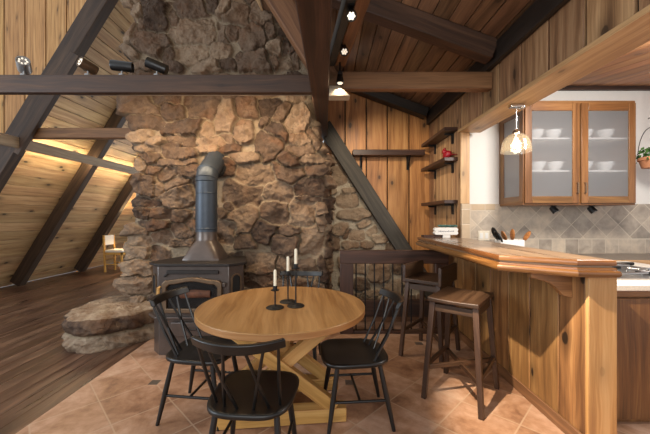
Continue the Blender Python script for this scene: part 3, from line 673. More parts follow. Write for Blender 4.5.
for sgn in (-1, 1):
    # arched side grille on the angled panel
    ux, uy = sgn*.7071, .7071; cxs, cys = sgn*(HW+CH/2), CH/2; nx, ny = sgn*.7071, -.7071
    def ring(w, z0, z1):
        q = [(-w, z0), (w, z0)]
        for i in range(13): a = PI*i/12; q.append((w*math.cos(a), z1+w*math.sin(a)))
        return q
    def mp(d): return lambda p: (cxs+ux*p[0]*sgn+nx*d, cys+uy*p[0]*sgn+ny*d, p[1])
    m = MB(); o_, i_ = ring(.058, .60, .765), ring(.043, .62, .765); n = len(o_)
    for rg, d in ((o_, .012), (i_, .012), (o_, -.002), (i_, -.002)): m.v += [mp(d)(p) for p in rg]
    for i in range(n):
        j = (i+1) % n; z4 = [(0, 0), (.1, 0), (.1, .1), (0, .1)]
        for q in ((i, j, n+j, n+i), (2*n+i, 2*n+j, j, i), (n+i, n+j, 3*n+j, 3*n+i)): m.quad_uv(q, z4)
    sp = m.build('side_grille', M['stove_trim'], sv)
    m = MB(); m.prism(i_, mp(.001), mp(.004)); m.build('grille_opening', M['soot_gap_shade'], sp)
# flue collar: hopper shape, square base to round neck
m = MB(); px, py = PX+1.33, .40; n = 32; lv = [(.932, .215, .19, 9.), (.94, .213, .188, 9.), (1.0, .184, .167, 7.), (1.07, .149, .143, 4.5), (1.13, .119, .119, 2.2), (1.145, .115, .115, 2.), (1.24, .114, .114, 2.)]
b = len(m.v)
for z, a, c, e in lv:
    for k in range(n):
        t = 2*PI*k/n; co, si = math.cos(t), math.sin(t); q = (abs(co)**e+abs(si)**e)**(-1/e)
        m.v.append((px+a*co*q, py+c*si*q, z))
for i in range(len(lv)-1):
    for k in range(n): m.quad_uv((b+i*n+k, b+i*n+(k+1) % n, b+(i+1)*n+(k+1) % n, b+(i+1)*n+k), [(0, 0), (.1, 0), (.1, .1), (0, .1)], True)
m.build('flue_collar', M['stove'], sv)['label'] = 'flared brown enamel flue collar'
m = MB(); m.tube([(px, py, 1.235), (px, py, 1.80)], .117, 28); zs = 1.80
m.lathe([(.117, 0), (.121, .004), (.121, .014), (.117, .018)], (px, py, 1.26), 28); m.lathe([(.117, 0), (.120, .004), (.120, .012), (.117, .016)], (px, py, 1.66), 28)
pp = m.build('stovepipe', M['pipe'], sv)
m = MB(); pts = [(px, py, 1.795)]
for i in range(1, 5):
    a = math.radians(54)*i/4; pts.append((px, py+.17*(1-math.cos(a)), 1.795+.17*math.sin(a)))
d = Vector((0, math.sin(math.radians(54)), math.cos(math.radians(54)))); pts.append(tuple(Vector(pts[-1])+d*.30))
m.tube(pts, [.118, .119, .118, .119, .118, .118], 28); 
for q in (1, 3): m.lathe([(.117, -.01), (.123, -.004), (.123, .004), (.117, .01)], pts[q], 28, (Vector(pts[q+1])-Vector(pts[q-1])))
m.build('pipe_elbow', M['pipe'], sv)
# ------------------------------------------------------------------ dining table
TX, TY = -.316, 2.37
tb = thing('dining_table', 'round oak pedestal dining table with crossed trestle base', 'table', (TX, TY, 0), math.radians(6))
m = MB(); R = .61; n = 96; tp = []
for i in range(n): tp.append((R*math.cos(2*PI*i/n), R*math.sin(2*PI*i/n)))
nb = 6; 
m.prism(tp, lambda p: (p[0], p[1], .705), lambda p: (p[0], p[1], .75), (0, 1))
m.build('tabletop', M['oak'], tb, .005, 2, ang=30)
for y in (-.20, .20):
    m = MB(); m.beam((-.40, y, .705-.03), (.40, y, .675), .09, .055); m.build('top_bearer', M['oak_leg'], tb, .005)
    m = MB(); m.beam((-.44, y, .05), (.44, y, .05), .10, .095); m.build('foot', M['oak_leg'], tb, .006)
    for s in (-1, 1):
        m = MB(); m.beam((-.33*s, y-.012*s, .65), (.36*s, y-.012*s, .09), .07, .085, (0, 0, 1)); m.build('cross_leg', M['oak_leg'], tb, .005)
m = MB(); m.beam((0, -.21, .37), (0, .21, .37), .09, .09); m.bb(-.055, .055, -.055, .055, .09, .70, 2); m.beam((0, -.2, .05), (0, .2, .05), .1, .08); m.build('center_post', M['oak_leg'], tb, .005)
# ------------------------------------------------------------------ spindle chairs
def make_chair():
    t = thing('spindle_chair', 'x', 'chair', (0, 0, 0), 0, 'black spindle chairs around the table')
    # faces +y. seat: rounded trapezoid, dished
    m = MB(); n = 48; rings = []
    def outl(s):
        pts = []
        for i in range(n):
            a = 2*PI*i/n; c, q = math.cos(a), math.sin(a); e = 3.8; k = (abs(c)**e+abs(q)**e)**(-1/e)
            x, y = c*k, q*k; w = .225*(1+.06*y if y > 0 else 1-.10*y*y); pts.append((x*w*s, (y*.23+.012)*s))
        return pts
    zt = .455; lev = [(.93, zt-.034), (1.0, zt-.022), (1.0, zt-.006), (.975, zt), (.9, zt-.002), (.7, zt-.009), (.4, zt-.013), (.02, zt-.014)]
    b = 0
    for s, z in lev: m.v += [(x, y, z) for x, y in outl(s)]
    for i in range(len(lev)-1):
        for k in range(n): m.quad_uv((i*n+k, i*n+(k+1) % n, (i+1)*n+(k+1) % n, (i+1)*n+k), [(0, 0), (.1, 0), (.1, .1), (0, .1)], True)
    m.quad_uv(tuple(range(n-1, -1, -1)), [(0, 0)]*n); m.build('seat', M['black'], t, ang=60)
    L = []
    for sx in (-1, 1):
        for sy in (-1, 1):
            p0 = Vector((sx*.155, sy*.14, .425)); p1 = Vector((sx*.20, sy*(.205 if sy > 0 else .225), 0)); L.append((p0, p1))
            m = MB(); m.tube([p0, p0.lerp(p1, .5), p1], [.015, .018, .012], 12); m.build('leg', M['black'], t)
    m = MB(); q = [a.lerp(c, .55) for a, c in L]
    m.cyl(q[0], q[1], .009); m.cyl(q[2], q[3], .009); m.cyl(q[0].lerp(q[1], .5), q[2].lerp(q[3], .5), .009); m.build('stretcher', M['black'], t)
    # curved top rail
    m = MB(); k = 17; b = 0; zr = .81
    for i in range(k):
        a = (i/(k-1)-.5)*2; x = a*.218; y = -.322+.075*a*a; w = .014; hh = .027-.004*abs(a)
        dx = Vector((.218, 2*.075*a, 0)).normalized(); nn = Vector((-dx.y, dx.x, 0))
        tl = .010
        for sy, szz in ((-1, -1), (1, -1), (1, 1), (-1, 1)):
            p = Vector((x, y, zr+a*a*.012)) + nn*(sy*w) + Vector((0, -tl*szz, szz*hh)); m.v.append(tuple(p))
    for i in range(k-1):
        for c in range(4): m.quad_uv((i*4+c, i*4+(c+1) % 4, i*4+4+(c+1) % 4, i*4+4+c), [(0, 0), (.1, 0), (.1, .1), (0, .1)])
    m.quad_uv((3, 2, 1, 0), [(0, 0)]*4); e = (k-1)*4; m.quad_uv((e, e+1, e+2, e+3), [(0, 0)]*4)
    m.build('top_rail', M['black'], t, .006)
    for bx, tx in ((-.165, -.19), (-.04, -.128), (-.115, -.05), (.115, .05), (.04, .128), (.165, .19)):
        a = tx/.218; by = -.150+.05*(bx/.165)**2
        m = MB(); m.tube([(bx, by, .44), ((bx+tx)/2, (by-.322+.075*a*a)/2-.006, .62), (tx, -.318+.075*a*a, .80)], [.008, .0095, .007], 8); m.build('spindle', M['black'], t)
    return t
ch = make_chair()
spots = [(-.88, 2.31, math.radians(-97), 'black spindle chair left of the table in front of the stove'),
         (-.385, 1.73, math.radians(-4), 'black spindle chair in the foreground with its back to the camera'),
         (.21, 2.26, math.radians(95), 'black spindle chair at the right side of the table facing left'),
         (-.26, 3.02, math.radians(176), 'black spindle chair behind the table, half hidden by the tabletop and candlesticks')]
for i, (x, y, rz, lb) in enumerate(spots):
    c = ch if i == 0 else dup(ch)
    c.location = (x, y, 0); c.rotation_euler = (0, 0, rz); c['label'] = lb
# ------------------------------------------------------------------ candles
for i, (px_, y_, zc, ch_, lb, lc) in enumerate(((-.357, 2.275, .905, .14, 'shortest black candlestick on the oak table, at the left', 'white candle on the shortest black candlestick'), (-.283, 2.43, .985, .135, 'middle height black candlestick standing at the back on the table', 'white candle on the middle height candlestick'), (-.213, 2.32, 1.055, .135, 'tallest black candlestick on the oak table', 'white candle on the tallest black candlestick'))):
    t = thing('candlestick', lb, 'candlestick', (px_, y_, .75), 0, 'black candlesticks on the table'); hh = zc-.75
    m = MB(); m.lathe([(0, 0), (.062, 0), (.064, .004), (.055, .010), (.02, .014), (.006, .02)], (0, 0, 0), 28); m.build('base', M['iron'], t)
    m = MB(); m.cyl((0, 0, .012), (0, 0, hh-.03), .0055); m.build('stem', M['iron'], t)
    m = MB(); m.lathe([(.005, hh-.035), (.03, hh-.030), (.031, hh-.026), (.016, hh-.024), (.016, hh+.004), (.012, hh+.004), (.012, hh-.02), (0, hh-.02)], (0, 0, 0), 20); m.build('cup', M['iron'], t)
    t = thing('candle', lc, 'candle', (px_, y_, zc-.02), 0, 'white candles on the candlesticks')
    m = MB(); m.lathe([(0, 0), (.0105, 0), (.0105, ch_-.014), (.008, ch_-.003), (0, ch_)], (0, 0, 0), 14); m.build('wax', M['wax'], t)
    m = MB(); m.cyl((0, 0, ch_-.002), (.002, 0, ch_+.012), .0012, .001, 6); m.build('wick', M['black'], t)
# ------------------------------------------------------------------ bar stools
def make_stool(loc, rz, label, boards):
    t = thing('bar_stool', label, 'bar stool', loc, rz, 'dark wooden bar stools at the bar'); H = .785; a, b = .24, .185
    m = MB(); n = 10
    for i in range(n+1):
        y = -b+2*b*i/n; dip = .007*(1-(y/b)**2) if not boards else 0
        for x in (-a, a):
            m.v += [(x, y, H-.035), (x, y, H-dip)]
    for i in range(n):
        q = i*4; s = 2*b/n
        m.quad_uv((q+1, q+3, q+7, q+5), [(0, i*s), (2*a, i*s), (2*a, i*s+s), (0, i*s+s)], True); m.quad_uv((q, q+4, q+6, q+2), [(0, i*s), (0, i*s+s), (2*a, i*s+s), (2*a, i*s)])
        m.quad_uv((q, q+1, q+5, q+4), [(0, 3), (.03, 3), (.03, 3.04), (0, 3.04)]); m.quad_uv((q+2, q+6, q+7, q+3), [(0, 3), (.03, 3), (.03, 3.04), (0, 3.04)])
    m.quad_uv((0, 2, 3, 1), [(0, 5), (.5, 5), (.5, 5.04), (0, 5.04)]); q = n*4; m.quad_uv((q, q+1, q+3, q+2), [(0, 5), (0, 5.04), (.5, 5.04), (.5, 5)])
    m.build('seat', M['stool'], t, .006)
    if boards:
        for s in (-1, 1):
            m = MB(); m.beam((-a, s*(b-.005), H+.045), (a, s*(b-.005), H+.045), .035, .18); m.build('side_board', M['stool'], t, .008)
    legs = []
    for sx in (-1, 1):
        for sy in (-1, 1):
            p0 = Vector((sx*(a-.045), sy*(b-.03), H-.036)); p1 = Vector((sx*(a+.015), sy*(b+.02), 0)); legs.append((p0, p1))
            m = MB(); m.beam(p0, p1, .042, .042, (1, 0, 0), .036, .036); m.build('leg', M['stool'], t, .004)
    m = MB()
    for i, j in ((0, 2), (1, 3), (0, 1), (2, 3)): m.beam(legs[i][0].lerp(legs[i][1], .06), legs[j][0].lerp(legs[j][1], .06), .02, .055)
    m.build('apron', M['stool'], t, .003)
    for i, j, f in ((0, 2, .66), (1, 3, .66), (0, 3, .70), (1, 2, .68)):
        m = MB(); m.beam(legs[i][0].lerp(legs[i][1], f), legs[j][0].lerp(legs[j][1], f), .022, .034); m.build('stretcher', M['stool'], t, .003)
    return t
make_stool((1.085, 2.53, 0), math.radians(51), 'nearer dark wooden bar stool with flat saddle seat', False)
make_stool((1.085, 3.28, 0), math.radians(51), 'further bar stool with raised side boards, in front of railing', True)
# ------------------------------------------------------------------ railing
RY = 3.84
rl = thing('railing', 'low dark timber railing with black metal balusters beside the bar', 'railing', (.18, RY, 0))
m = MB(); m.bb(0, 1.30, -.04, .04, .84, 1.0, 0); m.build('top_rail', M['shelf'], rl, .006)
m = MB(); m.bb(0, .16, -.041, .041, 0, .84, 2); m.build('post', M['shelf'], rl, .006)
m = MB(); m.bb(1.14, 1.30, -.041, .041, 0, .84, 2); m.build('post', M['shelf'], rl, .006)
m = MB(); m.bb(.16, 1.14, -.035, .035, .0, .035, 0); m.build('bottom_rail', M['shelf'], rl, .004)
for i in range(8):
    x = .195+i*.111; m = MB(); m.cyl((x, 0, .03), (x, 0, .845), .0085, None, 10); m.build('baluster', M['iron'], rl)
m = MB(); m.bb(.19, 1.55, 4.20, 4.26, .08, .30, 0)
struct(m.build('stair_curb', M['beam'], bevel=.006), 'dark timber curb low behind the railing', 'curb')
m = MB(); m.bb(.10, 1.55, 4.26, 4.9, 0, .06, 0); struct(m.build('stair_landing', M['brace']), 'brown landing board behind the railing', 'landing')
# ------------------------------------------------------------------ bar
BX, BY = 1.565, 1.91
bar = thing('bar', 'bar base clad in knotty vertical boards', 'bar', (BX, BY, 0))
m = MB(); y = 0
for wdt in (.22, .30, .28, .30, .29, .31, .28, .30, .30): m.bb(0, .03, y+.004, y+wdt-.004, 0, 1.044, 2); y += wdt
m.cur = 1; m.bb(.031, .06, .002, y, 0, 1.04, 2)
m.build('front_boards', [M['board_bar'], M['soot_gap_shade']], bar, .004)
m = MB(); m.bb(-.004, .165, -.028, .0, 0, 1.044, 2); m.build('end_board', M['trim_lite'], bar, .004)['label'] = 'pale board closing the near end'
m = MB(); m.bb(-.018, 0, .005, 2.55, 0, .085, 1); m.build('baseboard', M['brace'], bar, .004)
m = MB(); cpts = [(0, .0), (-.26, .0), (-.26, -.03), (-.20, -.045), (-.15, -.06), (-.11, -.085), (-.08, -.12), (-.055, -.145), (-.03, -.15), (-.0, -.16)]
m.prism(cpts[::-1], lambda p: (p[0], .10, 1.045+p[1]), lambda p: (p[0], .145, 1.045+p[1]), (1, 0)); m.build('corbel', M['board_bar'], bar, .004)
ct = thing('bar_counter', 'thick varnished bar top with moulded edge and clipped corner', 'countertop', (0, 0, 0))
ol = [(1.165, 3.97), (1.15, 2.09), (1.478, 1.868), (1.675, 1.850), (1.675, 3.97)]
def offs(pts, d):
    n = len(pts); r_ = []
    for i in range(n):
        p, a, b = Vector(pts[i]), Vector(pts[i-1]), Vector(pts[(i+1) % n]); e0 = (p-a).normalized(); e1 = (b-p).normalized()
        n0, n1 = Vector((-e0.y, e0.x))*-1, Vector((-e1.y, e1.x))*-1
        q = (n0+n1).normalized(); k = d/max(.3, q.dot(n0)); r_.append(tuple(p+q*k))
    return r_
prof = [(-.002, 1.15), (.006, 1.148), (.011, 1.142), (.012, 1.130), (.010, 1.118), (-.003, 1.113), (-.004, 1.106), (.010, 1.103), (.013, 1.097), (.013, 1.090), (.022, 1.087), (.026, 1.078), (.026, 1.062), (.018, 1.050), (.002, 1.047), (-.05, 1.046)]
# outward is away from the bar for this winding
test = offs(ol, .05); sgn = 1 if test[1][0] < ol[1][0] else -1
m = MB(); n = len(ol); lay = [offs(ol, d_*sgn) for d_, z in prof]; per = [0]
for i in range(n): per.append(per[-1]+math.dist(ol[i], ol[(i+1) % n]))
for k in range(n):
    j = (k+1) % n; b = len(m.v); acc = 0
    for L_, (d_, z) in zip(lay, prof): m.v += [(*L_[k], z), (*L_[j], z)]
    for i in range(len(prof)-1):
        q = math.dist(prof[i], prof[i+1])
        m.quad_uv((b+2*i, b+2*i+1, b+2*i+3, b+2*i+2), [(per[k], acc), (per[k+1], acc), (per[k+1], acc+q), (per[k], acc+q)], True); acc += q
m.build('moulding', M['nosing'], ct, ang=50)
m = MB(); tp = offs(ol, -.002*sgn); m.prism(tp[::-1] if sgn > 0 else tp, lambda p: (p[0], p[1], 1.048), lambda p: (p[0], p[1], 1.1505), (0, 1)); m.build('top_board', M['bartop'], ct)
# ------------------------------------------------------------------ kitchen counters
kp = thing('peninsula_cabinet', 'dark wood kitchen cabinet behind the end of the bar', 'cabinet', (1.75, 2.15, 0))
m = MB(); m.bb(.0, 1.3, .02, 1.1, 0, .905, 2); m.build('carcass', M['cab_dark'], kp, .004)
m = MB(); m.bb(0, .025, 0, .02, 0, .905, 2); m.build('stile', M['trim_lite'], kp, .002)
m = MB(); m.bb(.025, 1.3, 0, .02, .86, .905, 0); m.build('rail', M['cab'], kp, .003)
m = MB(); m.bb(.03, .62, .0, .02, .03, .85, 2); m.build('door', M['cab_dark'], kp, .004)
m = MB(); m.bb(1.74, 3.1, 2.115, 3.27, .906, .948, 0); tag(m.build('peninsula_counter', M['granite'], bevel=.006), 'pale counter slab holding the cooktop, right edge', 'countertop')
ck = thing('cooktop', 'stainless cooktop with burner grates on the pale counter', 'cooktop', (2.28, 2.58, .948))
m = MB(); m.bb(-.47, .50, -.30, .32, 0, .014, 0); m.build('steel_deck', M['steel'], ck, .004)
for bx, by in ((-.22, -.12), (.2, -.12), (-.22, .17), (.2, .17)):
    m = MB(); m.lathe([(0, .014), (.06, .014), (.06, .03), (.045, .036), (0, .036)], (bx, by, 0), 20); m.build('burner', M['iron'], ck)
    m = MB()
    for k in range(4): a = PI/2*k+.6; m.cyl((bx+.03*math.cos(a), by+.03*math.sin(a), .044), (bx+.11*math.cos(a), by+.11*math.sin(a), .044), .006); m.cyl((bx+.11*math.cos(a), by+.11*math.sin(a), .012), (bx+.11*math.cos(a), by+.11*math.sin(a), .046), .006)
    m.lathe([(.105, .046), (.111, .05), (.117, .046), (.111, .042), (.105, .046)], (bx, by, 0), 24); m.build('grate', M['steel'], ck)
m = MB(); m.tube([(-.2, .29, .03), (.5, .29, .03)], .014); m.build('vent_rail', M['iron'], ck)
for k in range(3):
    m = MB(); m.lathe([(.022, 0), (.02, .025), (0, .025)], (-.40, -.12+.1*k, .014), 16); m.build('knob', M['silver_paint'], ck)
sr = thing('spoon_rest', 'silvery spoon lying across the front of the cooktop', 'spoon', (2.02, 2.30, .972))
m = MB(); m.tube([(.02, 0, .0), (.12, .02, .012), (.36, .05, .016)], [.006, .007, .011]); m.build('handle', M['steel'], sr)
m = MB(); m.ball((-.03, -.005, .003), (.06, .035, .012)); m.build('bowl', M['steel'], sr)
bc = thing('base_cabinet', 'kitchen base cabinet under the dark rear counter', 'cabinet', (1.75, 3.33, 0))
m = MB(); m.bb(0, 3.2, .02, .60, 0, .89, 2); m.build('carcass', M['cab'], bc, .004)
for k in range(5):
    m = MB(); m.bb(.02+k*.62, .60+k*.62, 0, .02, .1, .88, 2); m.build('door', M['cab'], bc, .004)
rc = thing('rear_counter', 'dark stone kitchen counter with wooden front edge', 'countertop', (1.75, 3.29, .905))
m = MB(); m.bb(0, 3.2, .025, .638, 0, .045, 0); m.build('slab', M['slate_top'], rc, .003)
m = MB(); m.bb(0, 3.2, 0, .025, -.012, .046, 0); m.build('edge', M['trim'], rc, .004)['label'] = 'pale wooden front edge'
# ------------------------------------------------------------------ glass wall cabinets
CX0, CX1, CF, CB, CZ0, CZ1 = 2.16, 3.385, 3.45, 3.948, 1.53, 2.67
wc = thing('wall_cabinet', 'cherry wall cabinet with reeded glass doors above the backsplash', 'cabinet', (CX0, CF, CZ0))
w_, d_, h_ = CX1-CX0, CB-CF, CZ1-CZ0
m = MB(); m.bb(0, w_, .02, d_, 0, .03, 0); m.bb(0, w_, .02, d_, h_-.05, h_, 0); m.bb(0, w_, d_-.015, d_, .03, h_-.05, 2); m.bb(w_-.02, w_, .02, d_-.015, .03, h_-.05, 2)
m.bb(w_/2-.02, w_/2+.02, .02, .06, .03, h_-.05, 2)
m.build('carcass', M['cab'], wc, .003)
m = MB(); m.bb(-.0, .02, .02, .09, .03, h_-.05, 2); m.bb(0, .02, d_-.10, d_-.016, .03, h_-.05, 2); m.bb(0, .02, .09, d_-.10, .03, .1, 1); m.bb(0, .02, .09, d_-.1, h_-.14, h_-.05, 1)
sp = m.build('side_frame', M['cab'], wc, .003)
m = MB(); m.bb(.008, .013, .085, d_-.095, .09, h_-.13); m.build('side_glass', M['reeded'], sp)
for k in range(2):
    m = MB(); m.bb(.025, w_-.025, .07, d_-.016, .37+k*.36, .388+k*.36, 0); m.build('shelf', M['white_wood'], wc)
for k in range(2):
    x0 = .012+k*(w_/2); x1 = x0+w_/2-.022; s = .075
    m = MB(); m.bb(x0, x0+s, 0, .022, .02, h_-.03, 2); m.bb(x1-s, x1, 0, .022, .02, h_-.03, 2); m.bb(x0+s, x1-s, 0, .022, .02, .02+s, 0); m.bb(x0+s, x1-s, 0, .022, h_-.03-s-.01, h_-.03, 0)
    dd = m.build('door', M['cab'], wc, .004)
    # reeded pane: fluted front
    m = MB(); nx = 60; xa, xb, za, zb = x0+s-.005, x1-s+.005, .02+s-.005, h_-.035-s
    for i in range(nx+1):
        x = xa+(xb-xa)*i/nx; y = .010+.0015*(i % 2); m.v += [(x, y, za), (x, y, zb)]
    for i in range(nx): m.quad_uv((2*i, 2*i+2, 2*i+3, 2*i+1), [(0, 0), (.1, 0), (.1, 1), (0, 1)], True)
    m.build('pane', M['reeded'], dd, ang=180)
    hx = x1-.03 if k == 0 else x0+.03
    m = MB(); m.tube([(hx, 0, .13), (hx, -.028, .13), (hx, -.028, .24), (hx, 0, .24)], .006, 8); m.build('handle', M['stove_trim'], dd)
# dishes
def bowl_mesh(rr, hh):
    m = MB(); m.lathe([(0, 0), (rr*.5, 0), (rr*.55, .008), (rr*.9, hh*.6), (rr, hh), (rr*.96, hh), (rr*.85, hh*.6), (rr*.5, .012), (0, .012)], (0, 0, 0), 24); return m
sh1, sh2 = CZ0+.388, CZ0+.748
bw = None
for x, z, lb in ((2.38, sh2, 'left white bowl of the pair on the upper shelf, left door'), (2.58, sh2, 'right white bowl of the pair on the upper shelf, left door'), (2.40, sh1, 'left white bowl of the pair on the lower shelf, left door'), (2.60, sh1, 'right white bowl of the pair on the lower shelf, left door'),
                 (2.93, sh2, 'left white bowl of the pair on the upper shelf, right door'), (3.17, sh2, 'right white bowl of the pair on the upper shelf, right door'), (2.93, sh1, 'left white bowl of the pair on the lower shelf, right door'), (3.17, sh1, 'right white bowl of the pair on the lower shelf, right door')):
    if bw is None: bw = bowl_mesh(.09, .10).build('bowl', M['white']); o = bw
    else: o = bw.copy(); COL.objects.link(o)
    o.location = (x, 3.62, z); tag(o, lb, 'bowl', 'white bowls in the glass cabinet')
# under-cabinet spots
for x, lb in ((2.59, 'small black spotlight under the left cabinet door'), (3.02, 'small black spotlight under the right cabinet door')):
    t = thing('cabinet_spotlight', lb, 'spotlight', (x, 3.60, CZ0), 0, 'black spotlights under the cabinet')
    m = MB(); m.cyl((0, 0, 0), (0, 0, -.012), .03); m.cyl((0, 0, -.01), (0, 0, -.03), .008); m.build('mount', M['iron'], t)
    hd = Vector((.35, -.5, -.8)).normalized(); c = Vector((0, 0, -.045)); m = MB(); m.cyl(c-hd*.035, c+hd*.04, .032, .036, 18); h_o = m.build('head', M['iron'], t, .004)
    m = MB(); m.cyl(c+hd*.039, c+hd*.0405, .026, .026, 18); m.build('lens', M['silver_paint'], h_o)
# ------------------------------------------------------------------ pendant
pd = thing('pendant_lamp', 'amber glass dome pendant hanging from the header over the bar', 'pendant lamp', (1.72, 2.86, 2.412))
m = MB(); m.bb(-.06, .06, -.03, .03, -.028, 0, 0); m.ball((.05, 0, -.02), (.03, .035, .02)); m.build('canopy', M['chrome'], pd, .006)
m = MB(); m.cyl((0, 0, -.02), (0, 0, -.235), .005); m.build('rod', M['chrome'], pd)
m = MB(); m.lathe([(0, -.225), (.018, -.228), (.03, -.245), (.034, -.262), (.02, -.27), (.018, -.30), (0, -.30)], (0, 0, 0), 24); m.build('socket', M['chrome'], pd)
m = MB(); m.lathe([(.03, -.262), (.06, -.272), (.09, -.295), (.11, -.335), (.12, -.385), (.122, -.415), (.126, -.428), (.122, -.43), (.117, -.385), (.106, -.337), (.087, -.299), (.058, -.277), (.03, -.267)], (0, 0, 0), 40); m.build('shade', M['amber_glass'], pd)
m = MB(); m.lathe([(0, -.395), (.02, -.388), (.03, -.365), (.028, -.34), (.015, -.31), (.013, -.298), (0, -.298)], (0, 0, 0), 20); m.build('bulb', M['bulb'], pd)
light('pendant_light', 'POINT', (1.72, 2.86, 2.03), (0, 0, 0), 3, WARM2, .05)
# ------------------------------------------------------------------ hanging plant
hp = thing('hanging_planter', 'terracotta pot of trailing green leaves hanging on a chain', 'hanging planter', (3.70, 3.60, 1.955))
m = MB(); m.lathe([(0, 0), (.085, 0), (.10, .05), (.11, .085), (.122, .085), (.122, .12), (.11, .12), (.10, .10), (0, .10)], (0, 0, 0), 28); m.build('pot', M['terracotta'], hp)
m = MB(); pts = [(-.125+0, 0, .10)]
pts = [(.16*math.cos(a)*1.0, 0, .10+.36*math.sin(a)) for a in np.linspace(PI, 0, 17)]; m.tube(pts, .004, 6)
m.tube([(0, 0, .46), (0, 0, .56), (.0, 0, .57)], .006, 8); m.tube([(-.04, 0, .56), (.0, 0, .575), (.04, 0, .57)], .006, 6); m.build('bail', M['iron'], hp)
m = MB(); z = .57
for k in range(12):
    a = k % 2; q = [(.012*math.cos(t)*(1 if a else .2), .012*math.cos(t)*(.2 if a else 1), z+.026+.026*math.sin(t)) for t in np.linspace(0, 2*PI, 9)]; m.tube(q, .003, 5, False); z += .038
m.build('chain', M['steel'], hp)
m = MB(); rr = random.Random(3)
for k in range(130):
    a = rr.uniform(0, 2*PI); d = rr.uniform(.0, .15); c = Vector((d*math.cos(a), d*math.sin(a), .13+rr.uniform(0, .10)-max(0, d-.11)*2.2)); q = Vector((rr.uniform(-1, 1), rr.uniform(-1, 1), rr.uniform(.1, 1))).normalized(); s = rr.uniform(.018, .032); u = q.orthogonal().normalized(); v = q.cross(u); b = len(m.v)
    for p in (u*-s, v*s*.5+q*.004, u*s, v*-s*.5+q*.004): m.v.append(tuple(c+p))
    m.quad_uv((b, b+1, b+2, b+3), [(0, 0), (0, .01), (.01, .01), (.01, 0)])
m.build('leaves', M['leaf'], hp)
# ------------------------------------------------------------------ shelves and bird
for z, lb in ((2.46, 'topmost of the three small dark shelves on the side wall'), (2.09, 'middle small dark shelf carrying the red bird'), (1.565, 'lowest small dark shelf above the bar top')):
    t = thing('wall_shelf', lb, 'shelf', (HX, 3.90, z), 0, 'small shelves on the side wall')
    m = MB(); m.bb(-.165, 0, 0, .95, 0, .045, 1); m.build('board', M['shelf'], t, .004)
    for yy in (.14, .78):
        m = MB(); m.bb(-.02, -.001, yy-.02, yy+.02, -.13, 0, 2); m.bb(-.11, -.001, yy-.008, yy+.008, -.022, -.0005, 0); m.build('bracket', M['iron'], t)
t = thing('long_shelf', 'long dark shelf on two brackets across the back wall', 'shelf', (.42, 4.80, 2.335))
m = MB(); m.bb(0, 1.09, 0, .17, 0, .085, 0); m.build('board', M['shelf'], t, .005)
for x in (.14, .87):
    m = MB(); m.bb(x-.02, x+.02, .15, .169, -.2, 0, 2); m.prism([(0, 0), (.14, 0), (0, -.17)], lambda p: (x-.008, .15-p[0], p[1]-.001), lambda p: (x+.008, .15-p[0], p[1]-.001)); m.build('bracket', M['iron'], t)
bd = thing('bird_figurine', 'small red bird figurine on the middle side shelf', 'figurine', (1.545, 4.02, 2.135), math.radians(-65))
m = MB(); m.ball((0, 0, .05), (.07, .042, .05), 16, 10, Matrix.Rotation(math.radians(-15), 3, 'Y')); m.ball((-.045, 0, .095), (.034, .03, .034), 14, 10)
m.tube([(-.05, 0, .115), (-.04, 0, .135), (-.03, 0, .15)], [.022, .014, .002], 10); m.build('body', M['red'], bd)
m = MB(); m.beam((.05, 0, .045), (.15, 0, .03), .035, .012, (0, 0, 1), .03, .006); m.build('tail', M['red'], bd, .003)
m = MB(); m.tube([(-.075, 0, .093), (-.10, 0, .087)], [.011, .001], 8); m.build('beak', M['spoon'], bd)
# ------------------------------------------------------------------ things on the bar and rear counter
sg = thing('planter_sign', 'white lettered sign planter standing at the far end of the bar', 'planter', (1.45, 3.83, 1.151))
m = MB(); m.bb(-.04, .05, -.03, .03, 0, .035, 0); m.build('stand', M['white_wood'], sg, .003)
m = MB(); po = [(-.125, .035), (.125, .035), (.145, .055), (.132, .078), (.145, .10), (.125, .122), (-.125, .122), (-.145, .10), (-.132, .078), (-.145, .055)]
m.prism(po, lambda p: (p[0], .03, p[1]), lambda p: (p[0], -.035, p[1])); m.build('sign_board', M['white_wood'], sg, .003)
m = MB(); rr = random.Random(9); x = -.095
while x < .095:
    hh = rr.choice((.012, .018, .022)); m.tube([(x, -.0355, .07), (x+.004, -.0358, .07+hh), (x+.009, -.0355, .072), (x+.013, -.0358, .07+hh*.7)], .0018, 5); x += .019
m.build('lettering', M['ink'], sg)
m = MB()
for c_ in ((-.045, 0), (.0, -.005), (.05, .0), (.085, .0)):
    for k in range(14):
        a = 2.4*k; s = .012+.0016*k; q = Vector((math.cos(a), math.sin(a), 1.1-.06*k)).normalized(); m.ball(Vector((c_[0], c_[1], .125))+q*s*1.4, (.006+.0006*k, .011, .018), 6, 5, q.to_track_quat('Z', 'Y').to_matrix())
m.build('succulents', M['succ'], sg)
tr = thing('wooden_tray', 'dark wooden tray on the bar left of the white sign', 'tray', (1.30, 3.88, 1.151))
m = MB(); m.bb(-.11, .11, -.06, .06, 0, .012, 0); m.bb(-.11, .11, -.06, -.05, .012, .028, 0); m.bb(-.11, .11, .05, .06, .012, .028, 0); m.bb(-.11, -.10, -.05, .05, .012, .028, 1); m.bb(.10, .11, -.05, .05, .012, .028, 1); m.build('tray_body', M['shelf'], tr, .003)
ou = thing('wall_outlet', 'cream double outlet plate on the tiled backsplash', 'outlet', (1.96, 3.929, 1.17))
m = MB(); m.bb(-.07, .07, -.008, 0, -.06, .06, 0); m.build('plate', M['plate'], ou, .004)
for x in (-.032, .032):
    m = MB(); m.bb(x-.018, x+.018, -.012, -.008, -.035, .035, 2); m.build('socket', M['white'], ou, .003)
cr = thing('utensil_crock', 'white rectangular crock on the kitchen counter behind the bar', 'crock', (2.03, 3.50, .951))
m = MB(); 
